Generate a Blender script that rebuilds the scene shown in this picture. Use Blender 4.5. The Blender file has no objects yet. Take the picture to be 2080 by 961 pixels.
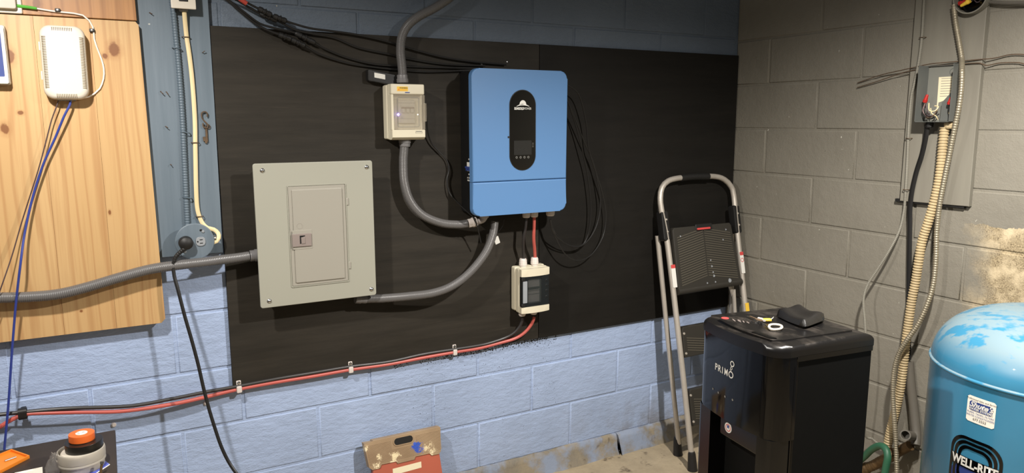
import bpy, bmesh, math, random
from mathutils import Vector, Matrix
random.seed(7)
S = bpy.context.scene
C = S.collection
PI = math.pi

# ------------------------------------------------------------------ camera
cam = bpy.data.cameras.new('camera')
cam.sensor_fit = 'HORIZONTAL'; cam.sensor_width = 36.0; cam.lens = 1483.45 / 2080 * 36
cam.clip_start = 0.02
co = bpy.data.objects.new('camera', cam); C.objects.link(co)
co.matrix_world = Matrix(((0.874157, 0.077630, -0.479398, -2.66396),
                          (-0.485639, 0.135800, -0.863547, -2.59134),
                          (-0.001935, 0.987690, 0.156411, 1.53805),
                          (0, 0, 0, 1)))
S.camera = co
# ------------------------------------------------------------------ world, lights, exposure
S.view_settings.view_transform = 'Standard'; S.view_settings.look = 'None'
S.view_settings.gamma = 1.0; S.view_settings.use_curve_mapping = False
S.view_settings.exposure = 0.0
wd = bpy.data.worlds.new('world'); S.world = wd; wd.use_nodes = True
wd.node_tree.nodes['Background'].inputs[0].default_value = (1.0, 0.95, 0.88, 1)
wd.node_tree.nodes['Background'].inputs[1].default_value = 0.14

def ceiling_lamp(name, loc, power, radius, cone, blend, col=(1.0, 0.95, 0.89)):
    """reflector bulb looking straight down from the ceiling"""
    l = bpy.data.lights.new(name, 'SPOT'); l.energy = power; l.shadow_soft_size = radius; l.color = col
    l.spot_size = math.radians(cone); l.spot_blend = blend
    o = bpy.data.objects.new(name, l); C.objects.link(o); o.location = loc
    return o
ceiling_lamp('ceiling_bulb_light', (-2.98, -1.10, 2.28), 138, 0.035, 172, .55)
ceiling_lamp('ceiling_bulb_light', (-1.06, -1.74, 2.22), 235, 0.035, 170, .70)

# ------------------------------------------------------------------ materials
def lin(c):
    return tuple(((x / 255) / 12.92 if x / 255 <= 0.04045 else ((x / 255 + 0.055) / 1.055) ** 2.4) for x in c[:3]) + (1,)

class NT:
    def __init__(self, name):
        self.m = bpy.data.materials.new(name); self.m.use_nodes = True
        self.t = self.m.node_tree; self.b = self.t.nodes['Principled BSDF']
        self.geo = None
    def n(self, kind, **kw):
        nd = self.t.nodes.new(kind)
        for k, v in kw.items(): setattr(nd, k, v)
        return nd
    def l(self, a, b): self.t.links.new(a, b)
    def pos(self):
        if not self.geo: self.geo = self.n('ShaderNodeNewGeometry')
        return self.geo.outputs['Position']
    def objc(self):
        return self.n('ShaderNodeTexCoord').outputs['Object']
    def mapped(self, scale=(1, 1, 1), loc=(0, 0, 0), src=None):
        mp = self.n('ShaderNodeMapping'); mp.inputs['Scale'].default_value = scale; mp.inputs['Location'].default_value = loc
        self.l(src or self.pos(), mp.inputs['Vector']); return mp.outputs[0]
    def noise(self, scale, detail=4, rough=.55, vec=None, dist=0):
        nz = self.n('ShaderNodeTexNoise'); nz.inputs['Scale'].default_value = scale
        nz.inputs['Detail'].default_value = detail; nz.inputs['Roughness'].default_value = rough
        nz.inputs['Distortion'].default_value = dist
        self.l(vec or self.pos(), nz.inputs['Vector']); return nz.outputs['Fac']
    def ramp(self, fac, a, b, va=0.0, vb=1.0):
        r = self.n('ShaderNodeMapRange'); r.inputs['From Min'].default_value = a; r.inputs['From Max'].default_value = b
        r.inputs['To Min'].default_value = va; r.inputs['To Max'].default_value = vb
        self.l(fac, r.inputs['Value']); return r.outputs[0]
    def mix(self, fac, a, b):
        mx = self.n('ShaderNodeMix', data_type='RGBA')
        if isinstance(fac, (int, float)): mx.inputs[0].default_value = fac
        else: self.l(fac, mx.inputs[0])
        for i, v in ((6, a), (7, b)):
            if isinstance(v, tuple): mx.inputs[i].default_value = v if len(v) == 4 and max(v) <= 1 else lin(v)
            else: self.l(v, mx.inputs[i])
        return mx.outputs[2]
    def math(self, op, a, b=None, clamp=False):
        m = self.n('ShaderNodeMath', operation=op, use_clamp=clamp)
        for i, v in ((0, a), (1, b)):
            if v is None: continue
            if isinstance(v, (int, float)): m.inputs[i].default_value = v
            else: self.l(v, m.inputs[i])
        return m.outputs[0]
    def sep(self, src=None):
        s = self.n('ShaderNodeSeparateXYZ'); self.l(src or self.pos(), s.inputs[0]); return s.outputs
    def bump(self, h, strength=.3, dist=.002, prev=None):
        b = self.n('ShaderNodeBump'); b.inputs['Strength'].default_value = strength; b.inputs['Distance'].default_value = dist
        self.l(h, b.inputs['Height'])
        if prev: self.l(prev, b.inputs['Normal'])
        return b.outputs[0]
    def fin(self, col=None, rough=None, normal=None):
        if col is not None:
            if isinstance(col, tuple): self.b.inputs['Base Color'].default_value = col if max(col) <= 1 else lin(col)
            else: self.l(col, self.b.inputs['Base Color'])
        if rough is not None:
            if isinstance(rough, (int, float)): self.b.inputs['Roughness'].default_value = rough
            else: self.l(rough, self.b.inputs['Roughness'])
        if normal is not None: self.l(normal, self.b.inputs['Normal'])
        return self.m

def mat(name, col, rough=.5, metal=0.0, var=.12, vs=9.0, bump=0.0, bs=200.0, spec=.5, coat=0.0, trans=0.0, alpha=1.0):
    t = NT(name)
    c1 = lin(col); c2 = tuple(x * (1 - var) for x in c1[:3]) + (1,)
    t.b.inputs['Metallic'].default_value = metal
    t.b.inputs['Specular IOR Level'].default_value = spec
    t.b.inputs['Coat Weight'].default_value = coat
    t.b.inputs['Transmission Weight'].default_value = trans
    t.b.inputs['Alpha'].default_value = alpha
    obc = t.objc()
    f = t.ramp(t.noise(vs, 5, .6, obc), .35, .7)
    nrm = t.bump(t.noise(bs, 3, .5, obc), bump, .001) if bump else None
    return t.fin(t.mix(f, c1, c2), t.ramp(f, 0, 1, rough, min(1, rough * 1.15)), nrm)

def emit(name, col, strength):
    t = NT(name); t.b.inputs['Emission Color'].default_value = lin(col); t.b.inputs['Emission Strength'].default_value = strength
    return t.fin(col, .4)

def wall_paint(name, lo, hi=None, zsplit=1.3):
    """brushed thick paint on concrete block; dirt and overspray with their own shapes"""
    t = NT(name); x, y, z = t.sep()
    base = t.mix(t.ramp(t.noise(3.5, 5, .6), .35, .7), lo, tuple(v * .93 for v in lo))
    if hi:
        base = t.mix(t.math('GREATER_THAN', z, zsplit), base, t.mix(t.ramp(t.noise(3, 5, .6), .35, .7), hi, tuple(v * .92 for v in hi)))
    # black overspray below the painted board
    sx1 = t.math('MULTIPLY', t.math('GREATER_THAN', x, -1.75), t.math('LESS_THAN', x, -1.0))
    sz = t.ramp(z, .575, .64)
    sp = t.math('MULTIPLY', t.math('GREATER_THAN', t.math('ADD', t.noise(190, 2, .5), t.math('MULTIPLY', sz, .34)), .70), sx1)
    sp = t.math('MULTIPLY', sp, t.math('GREATER_THAN', t.noise(5.5, 2, .5), .42))
    base = t.mix(t.math('MULTIPLY', sp, t.math('LESS_THAN', z, .66)), base, (28, 26, 24))
    # grime near the floor
    g = t.math('MULTIPLY', t.ramp(z, .30, .06), t.ramp(t.noise(6, 6, .65), .42, .62))
    gx = t.ramp(x, -1.0, -.5, .15, .75)
    base = t.mix(t.math('MULTIPLY', g, gx), base, (112, 102, 88))
    # pale scuffs
    sc = t.math('MULTIPLY', t.math('GREATER_THAN', t.noise(38, 5, .75), .70), t.ramp(x, -.75, -.45, 0.0, .5))
    base = t.mix(sc, base, (196, 204, 214))
    # small chips showing block
    base = t.mix(t.math('GREATER_THAN', t.noise(55, 2, .5), .79), base, (176, 168, 150))
    n1 = t.bump(t.noise(20, 5, .62, t.mapped((1, 1, 2.2))), .5, .010)
    n2 = t.bump(t.noise(150, 3, .6, t.mapped((1, 1, 1.7))), .34, .003, n1)
    return t.fin(base, .62, n2)

def grey_paint(name):
    t = NT(name); x, y, z = t.sep()
    base = t.mix(t.ramp(t.noise(3, 6, .6), .3, .72), (132, 127, 115), (122, 117, 105))
    base = t.mix(t.math('GREATER_THAN', t.noise(46, 3, .6), .732), base, (186, 184, 172))
    base = t.mix(t.math('GREATER_THAN', t.noise(30, 4, .7, t.mapped((1, 1, 1), (5, 3, 1))), .725), base, (88, 84, 74))
    # unpainted, peeled patch
    w = t.noise(9, 4, .6)
    edge = t.math('ADD', t.math('MULTIPLY', y, -1), t.math('MULTIPLY', t.math('SUBTRACT', w, .5), .22))
    my = t.ramp(edge, 1.13, 1.24)
    mz = t.math('LESS_THAN', t.math('ADD', z, t.math('MULTIPLY', t.math('SUBTRACT', w, .5), .10)), 1.185)
    mk = t.math('MULTIPLY', my, mz)
    bare = t.mix(t.ramp(t.noise(210, 3, .7), .35, .68), (184, 166, 132), (96, 82, 60))
    bare = t.mix(t.ramp(t.noise(14, 3, .6), .45, .7), bare, (208, 190, 156))
    base = t.mix(mk, base, bare)
    n1 = t.bump(t.noise(26, 5, .6), .35, .007)
    n2 = t.bump(t.noise(190, 4, .65), .42, .0025, n1)
    return t.fin(base, .66, n2)

def concrete(name, c1, c2, scale=5, paint=None):
    t = NT(name)
    f = t.ramp(t.noise(scale, 8, .68), .35, .68)
    base = t.mix(f, c1, c2)
    base = t.mix(t.ramp(t.noise(scale * 3.1, 4, .6), .60, .72), base, (96, 84, 68))
    base = t.mix(t.math('GREATER_THAN', t.noise(80, 3, .6), .73), base, (70, 62, 52))
    if paint: base = t.mix(t.ramp(t.noise(4.5, 5, .65), .46, .58, 0, .85), base, paint)
    n1 = t.bump(t.noise(28, 6, .65), .5, .006)
    return t.fin(base, .8, n1)

def pine(name, c1, c2, c3, knots, seed=0.0, dark=(120, 74, 40)):
    t = NT(name)
    v = t.mapped((1, 1, .075), (seed, 0, 0))
    d = t.noise(7, 3, .5, v, .3)
    wv = t.n('ShaderNodeTexWave', wave_type='BANDS', bands_direction='X')
    wv.inputs['Scale'].default_value = 9; wv.inputs['Distortion'].default_value = 9; wv.inputs['Detail'].default_value = 2.5
    wv.inputs['Detail Scale'].default_value = 1.3
    t.l(v, wv.inputs['Vector'])
    base = t.mix(t.ramp(d, .3, .7), c1, c2)
    base = t.mix(t.ramp(wv.outputs['Fac'], .72, 1.0, 0, .42), base, c3)
    base = t.mix(t.ramp(t.noise(130, 3, .6, t.mapped((1, 1, .02))), .5, .75, 0, .35), base, c3)
    for kx, kz, r, st in knots:
        mp = t.n('ShaderNodeMapping'); mp.inputs['Location'].default_value = (-kx, 0, -kz * st)
        mp.inputs['Scale'].default_value = (1, 0, st); t.l(t.pos(), mp.inputs['Vector'])
        ln = t.n('ShaderNodeVectorMath', operation='LENGTH'); t.l(mp.outputs[0], ln.inputs[0])
        q = t.math('ADD', ln.outputs['Value'], t.math('MULTIPLY', t.math('SUBTRACT', t.noise(60, 3, .6), .5), r * .9))
        base = t.mix(t.ramp(q, r * 1.9, r * .9, 0, .45), base, c3)
        base = t.mix(t.ramp(q, r * 1.05, r * .75, 0, .9), base, dark)
    n = t.bump(t.noise(90, 3, .6, t.mapped((1, 1, .03))), .12, .001)
    return t.fin(base, .42, n)

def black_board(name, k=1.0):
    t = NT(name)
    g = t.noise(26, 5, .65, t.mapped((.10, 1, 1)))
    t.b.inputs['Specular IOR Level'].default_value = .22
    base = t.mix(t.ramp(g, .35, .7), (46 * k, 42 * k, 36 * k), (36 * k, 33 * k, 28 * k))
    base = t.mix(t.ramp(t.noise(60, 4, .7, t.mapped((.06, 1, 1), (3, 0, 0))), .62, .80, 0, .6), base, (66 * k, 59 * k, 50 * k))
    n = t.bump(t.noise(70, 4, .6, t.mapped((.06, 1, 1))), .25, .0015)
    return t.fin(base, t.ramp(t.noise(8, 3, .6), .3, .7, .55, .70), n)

def dusty(name, col, dust, rough, thr=(.48, .60), zmin=None, coat=0.0, scale=14.0, amount=.8, streak=(1, 1, 1), metal=0.0, up0=.45, up1=.92):
    """painted or plastic surface with dust lying on faces that look up"""
    t = NT(name); t.b.inputs['Coat Weight'].default_value = coat; t.b.inputs['Metallic'].default_value = metal
    t.pos()
    nz = t.n('ShaderNodeSeparateXYZ'); t.l(t.geo.outputs['Normal'], nz.inputs[0])
    up = t.ramp(nz.outputs[2], up0, up1)
    f = t.math('MULTIPLY', t.ramp(t.noise(scale, 4, .6, t.mapped(streak)), thr[0], thr[1]), up)
    f = t.math('MULTIPLY', f, amount)
    base = t.mix(t.ramp(t.noise(4, 4, .6), .3, .7), col, tuple(v * .94 for v in col))
    return t.fin(t.mix(f, base, dust), t.ramp(f, 0, 1, rough, .75))

M = {}
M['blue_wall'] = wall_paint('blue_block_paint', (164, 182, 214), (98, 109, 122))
M['grey_wall'] = grey_paint('grey_block_paint')
M['concrete'] = concrete('floor_concrete', (176, 160, 132), (146, 132, 108))
M['footing'] = concrete('footing_concrete', (150, 138, 116), (112, 108, 100), 7, (138, 152, 176))
M['post'] = None
M['black_board'] = black_board('black_painted_plywood', 1.05)
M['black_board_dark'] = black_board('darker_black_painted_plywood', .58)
t = NT('slate_blue_post_paint')
b_ = t.mix(t.ramp(t.noise(30, 5, .6, t.mapped((1, 1, .05))), .35, .7), (107, 119, 129), (94, 107, 117))
b_ = t.mix(t.math('GREATER_THAN', t.noise(40, 3, .6), .76), b_, (176, 178, 172))
M['post'] = t.fin(b_, .45, t.bump(t.noise(60, 4, .6, t.mapped((1, 1, .06))), .25, .0015))
M['pine'] = pine('pine_boards', (199, 165, 117), (188, 151, 102), (160, 113, 70),
    [(-2.613,-0.04,1.753)[::2] + (.016, .75), (-2.639,-0.04,1.733)[::2] + (.008, .9), (-2.876,-0.04,1.721)[::2] + (.011, .5), (-2.865,-0.04,1.564)[::2] + (.008, 1.3), (-2.907,-0.04,1.518)[::2] + (.011, .7), (-2.763,-0.04,0.963)[::2] + (.004, 1), (-2.663,-0.04,1.262)[::2] + (.004, .5)])
M['pine_b'] = pine('pine_boards_second', (199, 165, 117), (188, 151, 102), (160, 113, 70), [], 3.3)
M['oak'] = pine('brown_stained_board', (186, 138, 88), (164, 116, 70), (124, 80, 44), [(-2.799,-0.03,1.872)[::2] + (.010, .6)], 7.7)
M['panel'] = mat('panel_enamel', (156, 155, 142), .42, var=.03, vs=4)
M['panel_door'] = mat('panel_door_enamel', (153, 149, 138), .42, var=.03, vs=4)
M['latch'] = mat('taupe_latch_plastic', (140, 128, 122), .5)
M['chrome'] = mat('chrome_steel', (205, 205, 205), .22, metal=1.0)
M['alu'] = mat('brushed_aluminium', (196, 188, 176), .42, metal=.45, var=.15, vs=20)
M['zinc'] = mat('zinc_steel', (150, 148, 142), .38, metal=1.0)
M['conduit'] = mat('grey_pvc_conduit', (98, 96, 95), .30, var=.06)
M['conduit_fit'] = mat('grey_pvc_fitting', (118, 116, 116), .32)
M['fit_light'] = mat('pale_grey_nylon', (188, 180, 176), .4)
M['gland'] = mat('white_nylon_gland', (222, 212, 204), .4)
M['box_cream'] = mat('cream_abs_enclosure', (216, 208, 184), .38, var=.03)
M['inv_blue'] = mat('satin_blue_enamel', (88, 130, 178), .42, var=.02, vs=3)
M['black'] = mat('matte_black_enamel', (20, 20, 20), .45, var=.2)
M['rubber'] = mat('black_rubber', (24, 23, 22), .5, var=.2)
M['cable_black'] = mat('black_cable_jacket', (30, 29, 28), .38, var=.2)
M['cable_dgrey'] = mat('charcoal_cable_jacket', (46, 43, 42), .42)
M['cable_red'] = mat('red_cable_jacket', (190, 90, 80), .42, var=.1)
M['glass_black'] = mat('gloss_black_glass', (7, 7, 7), .10, var=.1)
M['dark_print'] = mat('dim_screen_print', (34, 34, 33), .25)
M['white_print'] = mat('white_print', (226, 224, 216), .5, var=.04)
M['grey_print'] = mat('grey_print', (128, 126, 120), .5)
M['white_plastic'] = mat('white_plastic', (214, 206, 190), .38, var=.02)
M['slot'] = mat('dark_slot', (120, 104, 80), .8)
M['cream_jacket'] = mat('cream_cable_jacket', (226, 206, 160), .45)
M['cream_corr'] = mat('cream_corrugated_loom', (184, 164, 126), .5, var=.2)
M['bx'] = mat('galvanised_armour', (170, 160, 138), .42, metal=.6, var=.3, vs=40)
M['bx_paint'] = mat('grey_painted_armour', (134, 130, 118), .55, var=.15)
M['bx_blue'] = mat('blue_painted_armour', (92, 106, 117), .45, var=.15)
M['blue_cable'] = mat('blue_network_jacket', (46, 62, 140), .42)
M['white_cable'] = mat('white_fibre_jacket', (236, 228, 214), .4)
M['green'] = mat('green_connector', (86, 170, 60), .4)
M['brown_wire'] = mat('brown_wire', (66, 48, 52), .5)
M['rust'] = mat('rusty_iron', (104, 84, 64), .7, metal=.3, var=.4, vs=60)
M['rust_dark'] = mat('rusted_wire', (92, 72, 54), .8, var=.4, vs=60)
M['yellow'] = mat('yellow_label', (240, 196, 66), .5, var=.03)
M['label_blue'] = mat('blue_print', (44, 64, 130), .5)
M['outlet'] = mat('grey_outlet_face', (150, 154, 158), .4)
M['breaker'] = mat('breaker_grey', (196, 190, 176), .5)
M['maroon'] = mat('maroon_toggle', (112, 84, 80), .5)
M['tan'] = None
M['red_plastic'] = dusty('red_plastic', (182, 96, 74), (206, 140, 116), .5, amount=.3)
M['paper'] = mat('cream_paper_label', (232, 220, 186), .7, var=.04)
M['white_paper'] = mat('white_paper', (246, 240, 226), .7, var=.02)
M['orange'] = mat('orange_plastic', (240, 138, 40), .4, var=.05)
M['orange_tape'] = mat('orange_tape', (238, 112, 44), .4, var=.06)
M['black_tape'] = mat('black_tape', (28, 27, 24), .3, var=.2)
M['table'] = mat('black_table_board', (56, 47, 37), .5, var=.3, vs=6)
M['blue_card'] = mat('blue_card', (88, 100, 190), .5)
M['tank'] = dusty('blue_tank_enamel', (62, 132, 166), (126, 143, 147), .26, (.42, .50), coat=.3, scale=13, amount=.8, streak=(1.6, .8, 1), up0=.22, up1=.62)
M['disp_top'] = dusty('dusty_black_plastic', (20, 19, 19), (92, 84, 76), .30, (.50, .80), scale=20, amount=.55, streak=(1, .5, 1))
M['disp'] = mat('black_dispenser_plastic', (13, 13, 13), .24, var=.15)
M['disp_gloss'] = mat('gloss_black_dispenser_panel', (9, 9, 10), .07, var=.1)
M['disp_side'] = mat('satin_black_sheet', (12, 12, 11), .65, var=.15, spec=.15)
M['red_sticker'] = mat('red_sticker', (206, 72, 70), .5)
M['leather'] = mat('black_leather', (25, 23, 21), .42, var=.3, vs=40, bump=.6, bs=330)
M['stool_tread'] = dusty('black_tread_plastic', (46, 43, 37), (92, 86, 76), .55, (.5, .7), amount=.4)
M['hose'] = mat('green_hose', (46, 96, 70), .45)
M['brass'] = mat('rusty_brass', (116, 92, 62), .5, metal=.5, var=.4, vs=50)
M['tread_rib'] = mat('worn_tread_rib', (78, 73, 62), .6)
M['pipe'] = mat('grey_pipe', (98, 93, 84), .5, var=.2)
M['grey_board'] = None
t = NT('grey_painted_board')
b_ = t.mix(t.ramp(t.noise(20, 5, .6, t.mapped((1, 1, .08))), .35, .7), (132, 128, 116), (122, 117, 106))
b_ = t.mix(t.math('GREATER_THAN', t.noise(34, 3, .6), .77), b_, (190, 184, 168))
M['grey_board'] = t.fin(b_, .5, t.bump(t.noise(60, 4, .6, t.mapped((1, 1, .06))), .2, .0012))
M['jbox'] = mat('slate_junction_box', (96, 98, 94), .42, var=.1)
M['jbox_in'] = mat('grey_box_interior', (122, 122, 114), .45, var=.08)
M['red_nut'] = mat('red_wire_nut', (176, 36, 30), .4)
M['red_tag'] = mat('red_cable_tag', (176, 66, 54), .5)
M['clear'] = mat('smoky_clear_polycarbonate', (190, 180, 160), .10, var=.02, alpha=.30)
M['smoke'] = mat('dark_smoked_polycarbonate', (60, 64, 62), .08, var=.02, alpha=.45)
M['smoke_frame'] = mat('dark_smoked_frame', (34, 36, 36), .18)
t = NT('frosted_clear_plastic'); t.b.inputs['Transmission Weight'].default_value = .55; t.b.inputs['IOR'].default_value = 1.2
M['frost'] = t.fin((226, 220, 208), .45)
t = NT('clear_bag_film'); t.b.inputs['Transmission Weight'].default_value = .85; t.b.inputs['IOR'].default_value = 1.15
M['bag'] = t.fin((214, 210, 206), .22)
M['led_blue'] = emit('blue_led', (120, 90, 255), 14)
M['led_white'] = emit('white_led', (255, 250, 240), 2.0)
t = NT('tan_ribbed_plastic')
b_ = t.mix(t.ramp(t.noise(8, 4, .6), .35, .7), (166, 142, 112), (150, 126, 98))
obx = t.objc(); ox, oy, oz = t.sep(obx)
def blob(cx, cz, r, thr):
    r *= .62; thr += 1.28
    dx = t.math('SUBTRACT', ox, cx); dz = t.math('SUBTRACT', oz, cz)
    d = t.math('SQRT', t.math('ADD', t.math('MULTIPLY', dx, dx), t.math('MULTIPLY', dz, dz)))
    return t.math('GREATER_THAN', t.math('SUBTRACT', t.math('ADD', t.math('MULTIPLY', t.noise(42, 3, .6, obx), 2.0), t.math('MULTIPLY', t.noise(260, 3, .7, t.mapped((.6, 1, 2), (0, 0, 0), obx), 0), 1.6)), t.math('MULTIPLY', d, 1 / r)), thr)
TAN_BLOBS = [((-1.782,0.274), .07, .20), ((-1.645,0.28), .075, .26), ((-1.624,0.264), .07, .26), ((-1.841,0.283), .05, .28), ((-1.854,0.258), .05, .28), ((-1.786,0.252), .05, .26), ((-1.888,0.321), .05, .30)]
for (cc, r_, th_) in TAN_BLOBS:
    b_ = t.mix(blob(cc[0] + 1.73, cc[1], r_, th_), b_, (238, 222, 184))
cc = (-1.685,0.289)
b_ = t.mix(blob(cc[0] + 1.73, cc[1], .085, .22), b_, (58, 92, 190))
M['tan'] = t.fin(b_, .55)

# ------------------------------------------------------------------ mesh helpers
class Fr:
    """a plane in the room: origin, right, up; d grows towards the viewer side"""
    def __init__(s, o, ex, ez):
        s.o = Vector(o); s.ex = Vector(ex).normalized(); s.ez = Vector(ez).normalized(); s.n = s.ex.cross(s.ez)
    def p(s, a, b, d=0.0): return s.o + s.ex * a + s.ez * b + s.n * d
WB = Fr((0, 0, 0), (1, 0, 0), (0, 0, 1))        # back wall: a = x, b = z, d = distance off the wall
WR = Fr((0, 0, 0), (0, -1, 0), (0, 0, 1))       # right wall: a = -y
FL = Fr((0, 0, 0), (1, 0, 0), (0, 1, 0))        # floor: a = x, b = y, d = up

SH = {}
def weighted(o):
    w = o.modifiers.new('weighted_normal', 'WEIGHTED_NORMAL'); w.keep_sharp = True; w.weight = 100
def finish(name, bm, material, parent=None, smooth=True, angle=38):
    bmesh.ops.recalc_face_normals(bm, faces=bm.faces)
    me = bpy.data.meshes.new(name)
    if parent is None and bm.verts:
        xs = [v.co for v in bm.verts]
        c = Vector(((min(p.x for p in xs) + max(p.x for p in xs)) / 2, (min(p.y for p in xs) + max(p.y for p in xs)) / 2, min(p.z for p in xs)))
    elif parent is not None: c = SH[parent.name]
    else: c = Vector()
    bmesh.ops.translate(bm, verts=bm.verts, vec=-c)
    bm.to_mesh(me); bm.free()
    if smooth:
        me.polygons.foreach_set('use_smooth', [True] * len(me.polygons))
        me.set_sharp_from_angle(angle=math.radians(angle))
    me.materials.append(material)
    o = bpy.data.objects.new(name, me); C.objects.link(o)
    if smooth: weighted(o)
    if parent is None: o.location = c; SH[o.name] = c
    else: o.parent = parent; SH[o.name] = SH[parent.name]
    return o
def tag(o, label=None, cat=None, group=None, kind=None):
    if label: o['label'] = label
    if cat: o['category'] = cat
    if group: o['group'] = group
    if kind: o['kind'] = kind
    return o
def thing(name, label, cat, loc, group=None, local=False, rot=None):
    o = bpy.data.objects.new(name, None); C.objects.link(o); o.location = loc; o.empty_display_size = .05
    SH[o.name] = Vector((0, 0, 0)) if local else Vector(loc)
    if rot: o.rotation_euler = rot
    return tag(o, label, cat, group)
def BM(): return bmesh.new()
def join(bm, tmp):
    me = bpy.data.meshes.new('tmp'); tmp.to_mesh(me); tmp.free(); bm.from_mesh(me); bpy.data.meshes.remove(me)
    return bm
def box(x0, x1, y0, y1, z0, z1, bev=0.0, seg=2, bm=None):
    t = BM()
    bmesh.ops.create_cube(t, size=1)
    bmesh.ops.scale(t, verts=t.verts, vec=(x1 - x0, y1 - y0, z1 - z0))
    bmesh.ops.translate(t, verts=t.verts, vec=((x0 + x1) / 2, (y0 + y1) / 2, (z0 + z1) / 2))
    if bev: bmesh.ops.bevel(t, geom=list(t.edges), offset=bev, segments=seg, affect='EDGES', profile=.5, clamp_overlap=True)
    return join(bm, t) if bm is not None else t
def prism(fr, pts, d0, d1, bev=0.0, seg=2, bm=None, both=False):
    t = BM()
    lo = [t.verts.new(fr.p(a, b, d0)) for a, b in pts]; hi = [t.verts.new(fr.p(a, b, d1)) for a, b in pts]
    t.faces.new(lo[::-1]); t.faces.new(hi)
    n = len(pts)
    for i in range(n): t.faces.new((lo[i], lo[(i + 1) % n], hi[(i + 1) % n], hi[i]))
    if bev:
        hs = set(hi); ls = set(lo)
        ed = [e for e in t.edges if (e.verts[0] in hs and e.verts[1] in hs) or (both and e.verts[0] in ls and e.verts[1] in ls)]
        bmesh.ops.bevel(t, geom=ed, offset=bev, segments=seg, affect='EDGES', profile=.5, clamp_overlap=True)
    return join(bm, t) if bm is not None else t
def rrect(a0, a1, b0, b1, r, n=5):
    out = []
    for cx, cy, s in ((a1 - r, b0 + r, -PI / 2), (a1 - r, b1 - r, 0), (a0 + r, b1 - r, PI / 2), (a0 + r, b0 + r, PI)):
        for i in range(n + 1):
            q = s + PI / 2 * i / n; out.append((cx + r * math.cos(q), cy + r * math.sin(q)))
    return out
def circ(a, b, r, n=20, s=0): return [(a + r * math.cos(s + 2 * PI * i / n), b + r * math.sin(s + 2 * PI * i / n)) for i in range(n)]
def ring(fr, outer, inner, d0, d1, bm=None):
    """frame between two outlines with the same number of points"""
    t = bm if bm is not None else BM(); n = len(outer)
    L = [[t.verts.new(fr.p(a, b, d)) for a, b in pts] for pts, d in ((outer, d0), (outer, d1), (inner, d1), (inner, d0))]
    for k in range(4):
        A, B_ = L[k], L[(k + 1) % 4]
        for i in range(n): t.faces.new((A[i], A[(i + 1) % n], B_[(i + 1) % n], B_[i]))
    return t
def spline(P, step=.012):
    P = [Vector(p) for p in P]; out = []
    Q = [P[0] * 2 - P[1]] + P + [P[-1] * 2 - P[-2]]
    for i in range(1, len(Q) - 2):
        a, b, c, d = Q[i - 1], Q[i], Q[i + 1], Q[i + 2]
        k = max(1, int((c - b).length / step))
        for j in range(k):
            u = j / k
            out.append(.5 * ((2 * b) + (c - a) * u + (2 * a - 5 * b + 4 * c - d) * u * u + (3 * b - a - 3 * c + d) * u ** 3))
    out.append(P[-1]); return out
def resample(P, step):
    out = [P[0]]; acc = 0
    for i in range(1, len(P)):
        seg = (P[i] - P[i - 1]).length; pos = 0
        while acc + seg - pos >= step:
            pos += step - acc; acc = 0; out.append(P[i - 1].lerp(P[i], pos / seg if seg else 0))
        acc += seg - pos
    return out
def tube(P, r, n=10, rf=None, bm=None, flat=None, caps=True):
    """sweep a circle (or flat oval) along a point list; rf(i) scales ring i"""
    t = bm if bm is not None else BM()
    T = [(P[min(i + 1, len(P) - 1)] - P[max(i - 1, 0)]).normalized() for i in range(len(P))]
    up = Vector((0, 0, 1)) if abs(T[0].z) < .9 else Vector((1, 0, 0))
    if flat: up = Vector(flat[1])
    u = (up - T[0] * up.dot(T[0])).normalized(); rings = []
    for i, p in enumerate(P):
        u = (u - T[i] * u.dot(T[i]))
        if flat:
            w = Vector(flat[1]); u = w - T[i] * w.dot(T[i])
        u.normalize(); v = T[i].cross(u)
        k = r * (rf(i) if rf else 1); ku = k * (flat[0] if flat else 1)
        rings.append([t.verts.new(p + u * (ku * math.cos(2 * PI * j / n)) + v * (k * math.sin(2 * PI * j / n))) for j in range(n)])
    for A, B_ in zip(rings, rings[1:]):
        for j in range(n): t.faces.new((A[j], A[(j + 1) % n], B_[(j + 1) % n], B_[j]))
    if caps: t.faces.new(rings[0][::-1]); t.faces.new(rings[-1])
    return t
def hose(P, r, n=9, step=.012, bm=None, flat=None): return tube(spline(P, step), r, n, None, bm, flat)
def ribbed(P, r, pitch, depth, n=10, bm=None, duty=2):
    Q = resample(spline(P, pitch / 2), pitch / 4)
    return tube(Q, r, n, lambda i: 1.0 if i % 4 < duty else 1.0 - depth, bm)
def cyl(p0, p1, r0, r1=None, n=16, bm=None):
    r1 = r0 if r1 is None else r1; p0 = Vector(p0); p1 = Vector(p1)
    return tube([p0, p1], 1.0, n, lambda i: (r0, r1)[i], bm)
def lathe(prof, c, n=32, axis=(0, 0, 1), bm=None, caps=False):
    """prof: list of (radius, height)"""
    t = bm if bm is not None else BM(); ax = Vector(axis).normalized(); c = Vector(c)
    u = (Vector((1, 0, 0)) if abs(ax.x) < .9 else Vector((0, 1, 0))); u = (u - ax * u.dot(ax)).normalized(); v = ax.cross(u)
    R_ = []
    for r, h in prof:
        if r < 1e-6: R_.append([t.verts.new(c + ax * h)])
        else: R_.append([t.verts.new(c + ax * h + u * (r * math.cos(2 * PI * j / n)) + v * (r * math.sin(2 * PI * j / n))) for j in range(n)])
    for A, B_ in zip(R_, R_[1:]):
        for j in range(n):
            k = (j + 1) % n
            if len(A) == 1 and len(B_) == 1: continue
            if len(A) == 1: t.faces.new((A[0], B_[j], B_[k]))
            elif len(B_) == 1: t.faces.new((A[j], A[k], B_[0]))
            else: t.faces.new((A[j], A[k], B_[k], B_[j]))
    return t
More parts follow.
